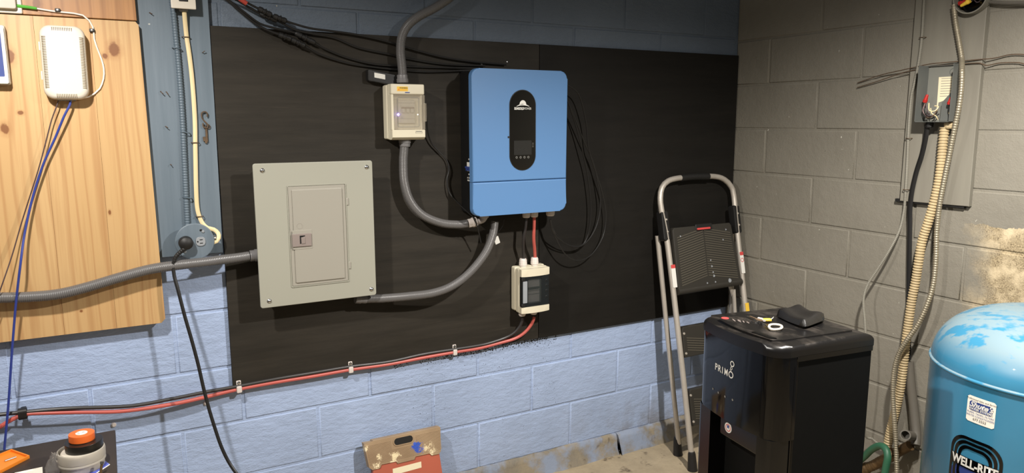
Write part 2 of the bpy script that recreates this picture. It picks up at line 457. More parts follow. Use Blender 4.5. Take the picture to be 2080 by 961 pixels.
def text_bm(s, size, fn, align='CENTER', shear=0.0, bold=0.0, sx=1.0, ext=.0003):
    """flat lettering; fn(a, b, d) places each vertex in the room"""
    cu = bpy.data.curves.new('lettering', 'FONT'); cu.body = s; cu.size = size; cu.align_x = align; cu.align_y = 'CENTER'
    cu.shear = shear; cu.offset = bold; cu.resolution_u = 3; cu.extrude = 0
    ob = bpy.data.objects.new('lettering', cu); me = bpy.data.meshes.new_from_object(ob)
    t = BM(); t.from_mesh(me)
    bpy.data.objects.remove(ob); bpy.data.meshes.remove(me); bpy.data.curves.remove(cu)
    for v in t.verts: v.co = fn(v.co.x * sx, v.co.y, ext)
    return t
def on(fr, a, b, d): return lambda x, y, e: fr.p(a + x, b + y, d + e)
def text(name, s, size, fr, a, b, d, m, parent, **k):
    bm = text_bm(s, size, on(fr, a, b, d), **k)
    me = bpy.data.meshes.new(name); bmesh.ops.translate(bm, verts=bm.verts, vec=-SH[parent.name]); bm.to_mesh(me); bm.free()
    me.materials.append(m); o = bpy.data.objects.new(name, me); C.objects.link(o); o.parent = parent; SH[o.name] = SH[parent.name]
    return o

# ------------------------------------------------------------------ the room
bm = BM()
pts = [(-4.2, -4.2), (.0, -4.2), (.0, .0), (-4.2, .0)]
fl = finish('floor', prism(FL, pts, -.08, 0), M['concrete']); tag(fl, 'stained tan concrete floor at the foot of the walls', 'floor', kind='structure')

BZ = .0916; CH = .2032
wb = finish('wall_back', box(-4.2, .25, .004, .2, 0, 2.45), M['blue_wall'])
tag(wb, 'blue painted concrete block wall behind the equipment', 'wall', kind='structure')
wr = finish('wall_right', box(.004, .2, -3.0, .004, 0, 2.45), M['grey_wall'])
tag(wr, 'grey painted concrete block wall on the right', 'wall', kind='structure')
bcache = {}
def block(fr, a0, a1, b0, b1, m, parent):
    w, h = round(a1 - a0, 4), round(b1 - b0, 4); key = (w, h, m.name, fr is WB)
    if key not in bcache:
        t = prism(Fr((0, 0, 0), fr.ex, fr.ez), [(0, 0), (w, 0), (w, h), (0, h)], -.02, 0, .0045, 3)
        bmesh.ops.recalc_face_normals(t, faces=t.faces)
        me = bpy.data.meshes.new('block'); t.to_mesh(me); t.free(); me.materials.append(m)
        me.polygons.foreach_set('use_smooth', [True] * len(me.polygons)); me.set_sharp_from_angle(angle=math.radians(60))
        bcache[key] = me
    o = bpy.data.objects.new('block', bcache[key]); C.objects.link(o); o.parent = parent; weighted(o)
    o.location = fr.p(a0, b0, random.uniform(-.0012, .0012)) - SH[parent.name]
J = .0045; PB = .458
for k in range(-1, 11):
    z0, z1 = BZ + k * CH, BZ + (k + 1) * CH
    z0 = max(z0, 0)
    off = (-.672 if k % 2 else -.930)
    a = off - 7 * PB
    while a < 0:
        a0, a1 = max(a, -4.1), min(a + PB, 0)
        if a1 - a0 > .03 and a1 > -3.35 and not (a0 > -2.33 and a1 <= 0 and z0 > .63 and z1 < 1.835) and k >= 0:
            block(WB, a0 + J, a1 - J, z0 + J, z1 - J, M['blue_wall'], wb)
        a += PB
PR = .466; ZR = 1.905
for k in range(-2, 10):
    z1 = ZR - k * CH; z0 = max(z1 - CH, 0)
    if z1 < .02: continue
    off = .198 if k % 2 == 0 else .465
    a = off - PR * 2
    while a < 2.0:
        a0, a1 = max(a, 0), min(a + PR, 2.2)
        if a1 - a0 > .03: block(WR, a0 + (J if a0 > 0 else 0), a1 - J, z0 + J, z1 - J, M['grey_wall'], wr)
        a += PR
# footing below the block wall, a rough concrete ledge in two pours
def footing(name, x0, x1, yy, top, seed, label):
    t = BM(); rnd = random.Random(seed); n = max(4, int((x1 - x0) / .05)); rows = []
    for i in range(n + 1):
        x = x0 + (x1 - x0) * i / n; j = lambda s: rnd.uniform(-s, s)
        rows.append([t.verts.new(v) for v in ((x, .004, top + j(.004)), (x, -yy * .55, top - .006 + j(.005)), (x, -yy + j(.005), top - .028 + j(.006)), (x, -yy - .006 + j(.006), .025 + j(.006)), (x, -yy - .022 + j(.008), -.01))])
    for A, B_ in zip(rows, rows[1:]):
        for j in range(4): t.faces.new((A[j], B_[j], B_[j + 1], A[j + 1]))
    t.faces.new(rows[0][::-1]); t.faces.new(rows[-1])
    o = finish(name, t, M['footing'], None, True, 60); return tag(o, label, 'footing', kind='structure')
footing('trim_1', -.668, .0, .022, .094, 3, 'short rough concrete ledge under the blue wall near the corner')
footing('trim_2', -3.4, -.674, .014, .096, 5, 'long rough concrete ledge along the foot of the blue wall')

# ------------------------------------------------------------------ boards on the back wall
t = prism(WB, [(-2.337, .622), (-1.1072, .622), (-1.1072, 1.841), (-2.337, 1.841)], .001, .016, .001, 1)
tag(finish('plywood_sheet', t, M['black_board']), 'large black painted plywood sheet behind the breaker panel and inverter', 'board', 'black plywood sheets')
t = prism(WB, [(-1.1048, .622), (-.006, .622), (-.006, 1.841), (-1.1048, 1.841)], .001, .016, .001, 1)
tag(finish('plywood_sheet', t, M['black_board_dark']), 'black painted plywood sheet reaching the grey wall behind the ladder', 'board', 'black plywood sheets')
post = finish('wooden_post', prism(WB, [(-2.60, 1.104), (-2.342, 1.104), (-2.341, 1.3), (-2.339, 1.6), (-2.337, 2.4), (-2.60, 2.4)], .001, .020, .002, 1), M['post'])
tag(post, 'slate blue painted wide plank carrying the round outlet and keys', 'plank')
pb = thing('pine_panel', 'knotty pale pine panel carrying the white router', 'panel', (-2.8, -.03, .895))
XP = [-3.4, -3.05, -2.812, -2.672, -2.532]
for i in range(4):
    x0, x1 = XP[i] + (.0002 if i else 0), XP[i + 1] - .0002
    top = 1.837; o_ = [(x0, .895), (x1 - (.012 if i == 3 else 0), .895)] + ([(x1, .908), (x1 - .010, top - .01), (x1 - .018, top)] if i == 3 else [(x1, top)]) + [(x0, top)]
    finish('plank', prism(WB, o_, .021, .041, .0004, 1), M['pine' if i != 2 else 'pine_b'] if i != 2 else M['pine'], pb)
t = prism(WB, [(-3.4, 1.840), (-2.546, 1.840), (-2.548, 2.05), (-3.4, 2.05)], .021, .040, .0015, 1)
tag(finish('brown_plank', t, M['oak']), 'brown stained plank above the pale pine panel', 'plank')

# ------------------------------------------------------------------ breaker panel
bp = thing('breaker_panel', 'large sage grey breaker panel with a closed door', 'breaker panel', (-2.042, -.016, .917))
finish('enclosure', box(-2.222, -1.862, -.094, -.0165, .94, 1.38, .003, 1), M['panel'], bp)
cv = finish('cover', prism(WB, rrect(-2.245, -1.842, .917, 1.402, .008, 3), .094, .1, .003, 2), M['panel'], bp)
dx0, dx1, dz0, dz1 = -2.141, -1.940, .978, 1.326
finish('door_frame', ring(WB, rrect(dx0, dx1, dz0, dz1, .003, 2), rrect(dx0 + .0025, dx1 - .0025, dz0 + .0025, dz1 - .0025, .003, 2), .0995, .1025), M['panel'], bp)
door = finish('door', prism(WB, rrect(dx0 + .004, dx1 - .004, dz0 + .004, dz1 - .004, .003, 2), .0995, .1018, .001, 1), M['panel_door'], bp)
finish('door_field', prism(WB, rrect(dx0 + .015, dx1 - .015, dz0 + .014, dz1 - .014, .004, 3), .1015, .1065, .0045, 2), M['panel_door'], door)
lx0, lx1, lz0, lz1 = -2.133, -2.068, 1.118, 1.162
finish('latch_recess', prism(WB, rrect(lx0 + .002, lx1 + .004, lz0 - .010, lz1 + .012, .004, 3), .106, .1074, .001, 1), M['panel_door'], door)
la = finish('latch', prism(WB, rrect(lx0, lx1, lz0, lz1, .002, 2), .107, .1115, .0012, 1), M['latch'], bp)
finish('latch_slot', prism(WB, [(-2.108, 1.128), (-2.104, 1.128), (-2.104, 1.149), (-2.090, 1.153), (-2.090, 1.156), (-2.108, 1.156)], .1113, .1119), M['black'], la)
finish('latch_tab', box(-2.103, -2.090, -.1135, -.111, 1.128, 1.150, .0008, 1), M['latch'], la)
ko = finish('lock_knockout', ring(WB, circ(-2.105, 1.189, .0105, 18), circ(-2.105, 1.189, .0085, 18), .1063, .1071), M['panel_door'], door)
for hz in (1.262, 1.036):
    finish('hinge', box(-1.9405, -1.9325, -.1035, -.0995, hz - .013, hz + .013, .0015, 1), M['panel_door'], bp)
for (sx_, sz_) in ((-2.2155, 1.379), (-1.863, 1.379), (-2.216, .940), (-1.860, .940)):
    s_ = finish('cover_screw', lathe([(0, .0045), (.004, .004), (.0075, .0015), (.008, 0)], (sx_, -.1, sz_), 16, (0, -1, 0)), M['chrome'], bp)
    finish('screw_slot', box(sx_ - .005, sx_ + .005, -.1050, -.1035, sz_ - .0007, sz_ + .0007), M['black'], s_)

# ------------------------------------------------------------------ liquid-tight conduits
def conduit(name, path, label, r=.0163):
    o = thing(name, label, 'conduit', path[0], 'grey flexible conduits')
    finish('tube', ribbed([Vector(p) for p in path], r, .0052, .055, 14), M['conduit'], o)
    return o
def fitting(parent, p0, p1, r, m='conduit_fit', nut=True):
    p0 = Vector(p0); p1 = Vector(p1); d = p1 - p0
    t = tube([p0, p0 + d * .06, p0 + d * .5, p0 + d * .53, p0 + d * .94, p1], 1.0, 18, lambda i: (r * .97, r * 1.03, r * 1.03, r * .93, r * .93, r * .88)[i])
    return finish('connector', t, M[m], parent)
PC = [(-2.267,-0.058,1.092),(-2.307,-0.062,1.09),(-2.354,-0.066,1.089),(-2.4,-0.07,1.087),(-2.502,-0.075,1.085),(-2.573,-0.075,1.079),(-2.656,-0.075,1.062),(-2.737,-0.075,1.043),(-2.814,-0.075,1.03),(-2.888,-0.075,1.03),(-2.959,-0.075,1.036),(-3.028,-0.075,1.043),(-3.105,-0.075,1.052)]
c = conduit('flexible_conduit', PC, 'long grey conduit running left from the breaker panel across the pine panel')
fitting(c, (-2.231,-0.058,1.093), (-2.263,-0.058,1.092), .0205)
PC = [(-1.872,-0.055,0.896),(-1.838,-0.06,0.894),(-1.803,-0.066,0.892),(-1.712,-0.08,0.892),(-1.616,-0.088,0.895),(-1.535,-0.09,0.915),(-1.461,-0.09,0.96),(-1.396,-0.09,1.027),(-1.363,-0.09,1.093),(-1.352,-0.09,1.152)]
c = conduit('flexible_conduit', PC, 'grey conduit curving from the breaker panel base up to the inverter')
fitting(c, (-1.907,-0.055,0.903), (-1.866,-0.055,0.895), .0185, 'conduit_fit')
fitting(c, (-1.400, -.09, 1.186), (-1.398, -.09, 1.168), .020, 'fit_light')
PC = [(-1.707,-0.06,1.683),(-1.707,-0.06,1.714),(-1.709,-0.06,1.743),(-1.712,-0.06,1.783),(-1.706,-0.06,1.832),(-1.683,-0.06,1.874),(-1.641,-0.06,1.908),(-1.583,-0.06,1.939),(-1.534,-0.06,1.97),(-1.494,-0.06,2.001),(-1.443,-0.06,2.05)]
c = conduit('flexible_conduit', PC, 'grey conduit rising from the small cream breaker box to the ceiling')
ac_top = (-1.707,-0.06,1.674)
fitting(c, ac_top, (-1.708,-0.06,1.702), .0205)
PC = [(-1.705,-0.06,1.457),(-1.709,-0.06,1.425),(-1.712,-0.06,1.389),(-1.71,-0.06,1.317),(-1.689,-0.06,1.247),(-1.642,-0.06,1.191),(-1.568,-0.06,1.156),(-1.501,-0.07,1.146),(-1.464,-0.08,1.149)]
c = conduit('flexible_conduit', PC, 'grey conduit looping from the cream breaker box down to the inverter')
fitting(c, (-1.704,-0.06,1.473), (-1.705,-0.06,1.446), .0215)
fitting(c, (-1.429,-0.085,1.155), (-1.462,-0.08,1.149), .0185, 'gland')
finish('elbow', hose([(-1.441,-0.088,1.154),(-1.42,-0.088,1.155),(-1.404,-0.09,1.16),(-1.396,-0.092,1.171),(-1.394,-0.092,1.178)], .0115, 12, .004), M['fit_light'], c)

# ------------------------------------------------------------------ small AC breaker box
ab = thing('ac_breaker_box', 'small cream breaker box with a lit blue light behind a clear window', 'breaker box', (-1.702, -.016, 1.47))
ax0, ax1, az0, az1 = -1.766, -1.640, 1.471, 1.668
finish('base', box(ax0 - .003, ax1 + .003, -.058, -.0165, az0 + .002, az1 - .002, .006, 3), M['box_cream'], ab)
mz0, mz1 = 1.507, 1.631
finish('cover_body', box(ax0, ax1, -.078, -.055, az0, az1, .005, 3), M['box_cream'], ab)
finish('cover_top', box(ax0, ax1, -.102, -.074, mz1, az1, .005, 3), M['box_cream'], ab)
finish('cover_bottom', prism(Fr((0, 0, 0), (0, -1, 0), (0, 0, 1)), [(.074, az0), (.092, az0 + .001), (.103, az0 + .010), (.103, mz0 - .002), (.101, mz0), (.074, mz0)], -ax1, -ax0, .003, 2, both=True), M['box_cream'], ab)
for (q0, q1) in ((ax0, ax0 + .010),):
    finish('cover_side', box(q0, q1, -.099, -.074, mz0 - .001, mz1 + .001, .003, 2), M['box_cream'], ab)
finish('breaker', box(-1.735, -1.672, -.086, -.077, 1.53, 1.612, .002, 2), M['breaker'], ab)
for i in range(3):
    finish('toggle', box(-1.722 + i * .0165, -1.711 + i * .0165, -.091, -.085, 1.567, 1.582, .0015, 1), M['breaker'], ab)
finish('toggle_bar', box(-1.724, -1.676, -.0895, -.0855, 1.582, 1.588, .001, 1), M['maroon'], ab)
for zz in (1.546, 1.5475 + .054):
    finish('breaker_seam', box(-1.735, -1.672, -.0865, -.0855, zz, zz + .0012), M['grey_print'], ab)
win = finish('window', prism(WB, rrect(ax0 + .010, ax1 + .001, mz0, mz1, .002, 2), .0965, .0995, .0008, 1), M['clear'], ab)
finish('window_outline', ring(WB, rrect(-1.744, -1.662, 1.517, 1.622, .006, 4), rrect(-1.7428, -1.6632, 1.5182, 1.6208, .005, 4), .0994, .1002), M['grey_print'], win)
finish('window_tab', box(ax1 - .001, ax1 + .010, -.094, -.086, 1.536, 1.602, .002, 2), M['clear'], ab)
finish('indicator_light', lathe([(0, .004), (.003, .0032), (.0045, 0)], ((-1.741,-0.1,1.561)[0], -.0985, (-1.741,-0.1,1.561)[2]), 14, (0, -1, 0)), M['led_blue'], ab)
finish('indicator_light', lathe([(0, .002), (.0014, .0016), (.0022, 0)], ((-1.667,-0.1,1.561)[0], -.0995, (-1.667,-0.1,1.561)[2]), 12, (0, -1, 0)), M['led_white'], ab)
lb = finish('warning_label', prism(WB, rrect(-1.7445, -1.7035, 1.6425, 1.6585, .001, 2), .1015, .1024), M['yellow'], ab)
text('warning_text', 'WARNING', .0062, WB, -1.720, 1.6535, .1026, M['black'], lb, bold=.0001)
finish('warning_triangle', prism(WB, [(-1.7425, 1.645), (-1.7335, 1.645), (-1.738, 1.6535)], .1023, .1027), M['orange'], lb)
text('warning_line', 'ELECTRIC SHOCK', .0032, WB, -1.720, 1.6468, .1026, M['orange'], lb)
finish('maker_mark', prism(WB, [(-1.7155, 1.6366), (-1.698, 1.6366), (-1.696, 1.6400), (-1.7135, 1.6400), (-1.7150, 1.6378)], .1017, .1023), M['label_blue'], ab)
finish('rating_label', ring(WB, rrect(-1.678, -1.653, 1.494, 1.503, .001, 2), rrect(-1.6773, -1.6537, 1.4947, 1.5023, .001, 2), .1028, .1034), M['grey_print'], ab)
finish('rating_print', box(-1.676, -1.655, -.1034, -.1028, 1.4988, 1.5012), M['grey_print'], ab)

# small black wireless stick left of the box
wd_ = thing('wifi_dongle', 'small black plastic module with a white label above the cream breaker box', 'module', (-1.769,-0.03,1.692))
F1 = Fr((-1.827,-0.045,1.698), Vector((-1.729,-0.045,1.683)) - Vector((-1.827,-0.045,1.698)), (0, 0, 1))
finish('body', prism(F1, rrect(0, .105, -.020, .020, .007, 4), -.026, 0, .004, 2, both=True), M['black'], wd_)
finish('end_cap', prism(F1, rrect(-.003, .018, -.0205, .0205, .006, 4), -.027, .001, .004, 2, both=True), M['rubber'], wd_)
finish('label_sticker', prism(F1, rrect(.021, .061, -.004, .013, .001, 2), 0, .0008), M['white_print'], wd_)

# ------------------------------------------------------------------ inverter
iv = thing('solar_inverter', 'blue and black wall mounted solar inverter with an oval display', 'inverter', (-1.27, -.016, 1.184))
body = finish('chassis', box(-1.462, -1.082, -.135, -.0165, 1.190, 1.722, .006, 2), M['black'], iv)
IX0, IX1, IZ0, IZ1, ISP = -1.480, -1.066, 1.184, 1.728, 1.312
R_ = .030
up_ = [q for q in rrect(IX0, IX1, ISP - .1, IZ1, R_, 8) if q[1] > ISP] ; up_ = [(IX0, ISP + .0008), (IX1, ISP + .0008)] + up_
lo_ = [q for q in rrect(IX0, IX1, IZ0, ISP + .1, R_, 8) if q[1] < ISP]
lo_ = lo_[:9] + [(IX1, ISP - .0008), (IX0, ISP - .0008)] + lo_[9:]
finish('front_cover', prism(WB, up_, .134, .160, .005, 3), M['inv_blue'], iv)
finish('terminal_cover', prism(WB, lo_, .134, .160, .005, 3), M['inv_blue'], iv)
ox0, ox1, oz0, oz1 = -1.3225, -1.2125, 1.353, 1.6515
gl = finish('display_glass', prism(WB, rrect(ox0, ox1, oz0, oz1, .0549, 14), .159, .1625, .001, 2), M['glass_black'], iv)
finish('display_rim', ring(WB, rrect(ox0 - .0025, ox1 + .0025, oz0 - .0025, oz1 + .0025, .0574, 14), rrect(ox0, ox1, oz0, oz1, .0549, 14), .1595, .1615), M['black'], iv)
cxI = (ox0 + ox1) / 2
finish('latch_mark', prism(WB, rrect(ox0 - .0095, ox0 - .002, 1.474, 1.481, .001, 2), .1595, .161), M['black'], iv)
SUN = [(cxI + .0145 * math.cos(PI * i / 14), 1.5985 + .0165 * math.sin(PI * i / 14)) for i in range(15)]
finish('logo_sun', prism(WB, SUN, .1624, .1629), M['white_print'], gl)
arc = [(cxI - .028 + .056 * i / 12, 1.5925 + .0085 * (1 - ((i - 6) / 6) ** 2)) for i in range(13)]
arc2 = [(x, 1.5915 + .0045 * (1 - ((x - cxI) / .028) ** 2)) for x, y in arc[::-1]]
finish('logo_horizon', prism(WB, arc + arc2, .1628, .1632), M['white_print'], gl)
sw_ = [(cxI - .014 + .014 * i / 8, 1.5975 + .004 * (1 - (1 - i / 8) ** 2)) for i in range(9)]
finish('logo_shadow', prism(WB, sw_ + [(cxI + .004, 1.5995), (cxI - .003, 1.5995)], .1631, .1634), M['glass_black'], gl)
text('logo_text_bold', 'SUNGOLD', .0125, WB, cxI + .0045, 1.5835, .1626, M['white_print'], gl, align='RIGHT', bold=.0006, sx=.70)
text('logo_text_light', 'POWER', .0122, WB, cxI + .0055, 1.5835, .1626, M['white_print'], gl, align='LEFT', sx=.74)
finish('lcd_screen', prism(WB, rrect(-1.306, -1.229, 1.410, 1.464, .002, 2), .1621, .1628), M['dark_print'], gl)
for i in range(4):
    q = circ(-1.2945 + i * .0172, 1.4005, .0045, 16)
    b_ = finish('button', prism(WB, q, .1622, .1630, .0004, 1), M['grey_print'], gl)
    finish('button_icon', prism(WB, circ(-1.2945 + i * .0172, 1.4005, .0028, 12), .1629, .1632), M['dark_print'], b_)
for i in range(3):
    finish('status_light', box(-1.2265, -1.2195, -.1629, -.1621, 1.4395 + i * .0065, 1.4407 + i * .0065), M['grey_print'], gl)
# left flank of the chassis
SL = Fr((-1.462, 0, 0), (0, -1, 0), (0, 0, 1))    # a = distance off the wall
SL.n = Vector((-1, 0, 0))
finish('side_panel', prism(SL, rrect(.030, .118, 1.495, 1.690, .003, 2), 0, .0015), M['black'], iv)
finish('side_strip', prism(SL, rrect(.120, .129, 1.500, 1.690, .002, 2), 0, .003), M['zinc'], iv)
br = finish('side_breaker', prism(SL, rrect(.080, .112, 1.350, 1.384, .001, 2), 0, .003), M['white_print'], iv)
finish('side_toggle', prism(SL, rrect(.074, .112, 1.361, 1.368, .001, 2), .003, .009, .001, 1), M['label_blue'], br)
for i in range(3):
    finish('toggle_lever', prism(SL, rrect(.080 + i * .011, .087 + i * .011, 1.352, 1.362, .001, 2), .003, .008), M['label_blue'], br)
SLT = Fr((-1.4625, 0, 0), (0, -1, 0), (0, 0, 1)); SLT.n = Vector((-1, 0, 0))
text('side_text', 'ON', .008, SLT, .096, 1.395, .0005, M['white_print'], body, bold=.0003)
text('side_text', 'OFF', .008, SLT, .096, 1.338, .0005, M['white_print'], body, bold=.0003)
text('side_text', 'AC INPUT', .0078, SLT, .096, 1.325, .0005, M['white_print'], body, bold=.0003)
text('side_text', 'BREAKER', .0078, SLT, .096, 1.315, .0005, M['white_print'], body, bold=.0003)
for zz in (1.676, 1.490, 1.335, 1.262):
    finish('clip', prism(SL, rrect(.126, .134, zz - .003, zz + .003, .001, 2), 0, .006), M['black'], iv)
def gland(p, r, h, parent, up=False, m='gland', name='cable_gland'):
    s = 1 if up else -1
    t = lathe([(0, 0), (r * .82, 0), (r * .82, h * .16), (r, h * .18), (r, h * .55), (r * .95, h * .58), (r * .95, h * .82), (r * .78, h), (0, h)], p, 12, (0, 0, s))
    return finish(name, t, M[m], parent, True, 25)
for (gx, gy, gr) in (((-1.213,-0.095,1.175)[0], -.095, .0165), ((-1.176,-0.095,1.175)[0], -.095, .0165), ((-1.1,-0.095,1.174)[0], -.095, .0185)):
    gland((gx, gy, 1.187), gr, .030, iv)

# ------------------------------------------------------------------ DC breaker box
db = thing('dc_breaker_box', 'cream breaker box with a dark smoked window below the inverter', 'breaker box', (-1.17, -.016, .762))
ex0, ex1, ez0, ez1 = -1.240, -1.104, .763, .953
finish('base', box(ex0 - .001, ex1 + .006, -.052, -.0165, ez0 + .004, ez1 - .002, .008, 3), M['box_cream'], db)
finish('cover_body', box(ex0 + .002, ex1 + .002, -.080, -.050, ez0, ez1 - .004, .007, 3), M['box_cream'], db)
nz0, nz1 = .790, .916
for nm, a_, b_ in (('cover_top', nz1, ez1 - .006), ('cover_bottom', ez0 + .001, nz0)):
    t = BM(); n = 8
    P_ = [(ex0 + .004 + (ex1 - ex0 - .004) * i / n, .097 + .007 * math.sin(PI * i / n)) for i in range(n + 1)]
    finish(nm, prism(FL, [(x, -y) for x, y in P_] + [(ex1, -.072), (ex0 + .004, -.072)], a_, b_, .002, 2, both=True), M['box_cream'], db)
finish('window_frame', ring(WB, rrect(ex0 + .006, ex1 - .003, nz0 + .001, nz1 - .001, .003, 4), rrect(ex0 + .034, ex1 - .038, nz0 + .014, nz1 - .010, .006, 4), .078, .0985), M['smoke_frame'], db)
finish('window_pane', prism(WB, rrect(ex0 + .033, ex1 - .037, nz0 + .013, nz1 - .009, .006, 4), .0945, .0965), M['smoke'], db)
finish('window_side', prism(WB, rrect(ex0 + .010, ex0 + .030, nz0 + .018, nz1 - .018, .002, 2), .0975, .0992), M['outlet'], db)
bk_ = finish('breaker', box(-1.205, -1.143, -.086, -.079, .804, .906, .002, 1), M['fit_light'], db)
finish('breaker_seam', box(-1.203, -1.145, -.0868, -.0855, .852, .8535), M['black'], bk_)
finish('breaker_seam', box(-1.203, -1.145, -.0868, -.0855, .838, .8392), M['black'], bk_)
finish('toggle', box(-1.200, -1.147, -.0915, -.0855, .860, .869, .002, 2), M['black'], db)
for zz in (nz0 + .008, nz1 - .010):
    finish('hinge', box(ex0 + .003, ex0 + .020, -.1015, -.090, zz - .006, zz + .006, .001, 1), M['rubber'], db)
for zz in (.825, .850, .872, .893):
    finish('latch_rib', box(ex1 - .020, ex1 - .006, -.1005, -.097, zz - .005, zz + .005, .0015, 1), M['smoke_frame'], db)
for gx in ((-1.202,-0.055,0.962)[0], (-1.147,-0.055,0.96)[0]):
    gland((gx, -.050, .949), .0165, .034, db, True)
for gx in ((-1.206,-0.055,0.742)[0], (-1.151,-0.055,0.739)[0]):
    gland((gx, -.050, .770), .0155, .028, db)

# ------------------------------------------------------------------ battery cables, clips
def cable(name, path, r, m, label, cat='cable', group=None, n=9, step=.012, flat=None):
    o = finish(name, hose(path, r, n, step, None, flat), M[m] if isinstance(m, str) else m)
    return tag(o, label, cat, group)
cable('battery_cable', [(-1.213,-0.095,1.161),(-1.214,-0.09,1.117),(-1.217,-0.08,1.07),(-1.209,-0.065,1.027),(-1.199,-0.05,0.979)], .0062, 'cable_dgrey', 'short black cable between the inverter and the dark windowed breaker box', group='short battery cables')
cable('battery_cable', [(-1.176,-0.095,1.159),(-1.174,-0.09,1.114),(-1.169,-0.08,1.066),(-1.156,-0.065,1.022),(-1.144,-0.05,0.978)], .0066, 'cable_red', 'short red cable between the inverter and the dark windowed breaker box', group='short battery cables')
cable('battery_cable', [(-1.203,-0.05,0.733),(-1.212,-0.045,0.701),(-1.236,-0.035,0.67),(-1.276,-0.026,0.651),(-1.354,-0.022,0.638),(-1.421,-0.022,0.636),(-1.504,-0.022,0.637),(-1.635,-0.022,0.638),(-1.776,-0.022,0.631),(-1.925,-0.022,0.637),(-2.056,-0.022,0.637),(-2.195,-0.022,0.637),(-2.319,-0.02,0.633),(-2.43,-0.024,0.633),(-2.53,-0.032,0.632),(-2.653,-0.042,0.635),(-2.807,-0.052,0.662),(-2.884,-0.052,0.671),(-2.94,-0.048,0.674),(-2.995,-0.045,0.677),(-3.066,-0.05,0.682)], .0062, 'cable_dgrey', 'long black cable running above the red cable along the wall')
cable('battery_cable', [(-1.148,-0.05,0.729),(-1.157,-0.045,0.7),(-1.185,-0.036,0.665),(-1.23,-0.028,0.642),(-1.308,-0.022,0.631),(-1.399,-0.022,0.624),(-1.504,-0.022,0.625),(-1.635,-0.022,0.624),(-1.776,-0.022,0.621),(-1.925,-0.022,0.625),(-2.057,-0.022,0.624),(-2.196,-0.022,0.625),(-2.32,-0.02,0.622),(-2.432,-0.026,0.616),(-2.531,-0.034,0.614),(-2.675,-0.042,0.622),(-2.808,-0.05,0.648),(-2.885,-0.052,0.662),(-2.928,-0.05,0.667),(-2.966,-0.05,0.658),(-2.998,-0.05,0.641),(-3.048,-0.05,0.617)], .0066, 'cable_red', 'long red cable sagging along the blue wall')
for (u, lab) in (((-2.319,-0.02,0.627), 'white cable clip at the lower left corner of the black board'), ((-1.925,-0.02,0.63), 'white cable clip on the cables under the breaker panel'), ((-1.501,-0.02,0.63), 'white cable clip on the cables left of the dark windowed breaker box')):
    cl = thing('cable_clip', lab, 'cable clip', (u[0], -.016, u[2]), 'white cable clips')
    finish('strap', box(u[0] - .009, u[0] + .009, -.032, -.0165, u[2] - .016, u[2] + .008, .004, 2), M['gland'], cl)
    finish('clip_tab', box(u[0] - .008, u[0] + .008, -.022, -.0165, u[2] + .006, u[2] + .026, .003, 2), M['gland'], cl)
    finish('clip_screw', lathe([(0, .004), (.004, .003), (.006, 0)], (u[0], -.022, u[2] + .018), 12, (0, -1, 0)), M['chrome'], cl)
u = (-2.94,-0.05,0.67)
cl = thing('cable_clamp', 'black clamp holding the red and black cables at far left', 'cable clip', u)
finish('band', ring(Fr((u[0] - .010, u[1], u[2]), (0, -1, 0), (0, 0, 1)), rrect(-.013, .013, -.017, .017, .010, 5), rrect(-.0105, .0105, -.0145, .0145, .009, 5), 0, -.022), M['rubber'], cl)
finish('standoff', box(u[0] - .007, u[0] + .007, -.042, .0, u[2] - .006, u[2] + .006, .002, 1), M['rubber'], cl)
for (u, lab) in (((-2.426,-0.004,0.585), 'bare pale screw anchor in the blue wall under the black cord'), ((-2.705,-0.004,0.566), 'bare pale screw anchor in the blue wall above the black table')):
    o = finish('wall_anchor', lathe([(0, .006), (.005, .006), (.007, .003), (.0085, 0)], (u[0], 0, u[2]), 10, (0.2, -1, .1)), M['gland']); tag(o, lab, 'wall anchor', 'bare wall anchors')

# ------------------------------------------------------------------ solar cables above the panel
def pv(path, conns, lab):
    o = thing('solar_cable', lab, 'cable', path[-1], 'black solar cables')
    finish('jacket', hose(path, .0038, 8, .012), M['cable_black'], o)
    for (p0, p1) in conns:
        p0 = Vector(p0); d = Vector(p1) - p0
        ks = [0, .06, .30, .32, .46, .48, .54, .56, .70, .72, .94, 1]; rs = [.006, .009, .010, .008, .0085, .0115, .0115, .0085, .008, .010, .009, .006]
        finish('plug_connector', tube([p0 + d * k for k in ks], 1, 10, lambda i: rs[i]), M['rubber'], o)
    return o
A_ = [(-2.468,-0.14,2.045),(-2.389,-0.11,1.991),(-2.318,-0.08,1.947),(-2.275,-0.07,1.93),(-2.242,-0.06,1.92),(-2.191,-0.045,1.9),(-2.149,-0.045,1.881),(-2.102,-0.045,1.865),(-2.026,-0.035,1.849),(-1.951,-0.03,1.844),(-1.876,-0.03,1.838),(-1.796,-0.03,1.827),(-1.716,-0.03,1.811),(-1.654,-0.03,1.796),(-1.534,-0.03,1.773),(-1.412,-0.03,1.761),(-1.267,-0.03,1.755)]
pv(A_, [(A_[5], A_[6]), (Vector(A_[6]) + (Vector(A_[7]) - Vector(A_[6])) * .1, A_[7])], 'topmost black solar cable with two bulky plugs end to end')
B_2 = [(-2.47,-0.13,2.049),(-2.391,-0.1,1.993),(-2.323,-0.07,1.951),(-2.285,-0.06,1.932),(-2.257,-0.05,1.921),(-2.184,-0.035,1.886),(-2.129,-0.035,1.867),(-2.074,-0.035,1.841),(-2.014,-0.03,1.831),(-1.939,-0.025,1.822),(-1.855,-0.025,1.793),(-1.736,-0.025,1.774),(-1.674,-0.025,1.763),(-1.532,-0.025,1.748),(-1.359,-0.03,1.747)]
pv(B_2, [(B_2[5], B_2[6])], 'second black solar cable from the top, plugged near the upper left')
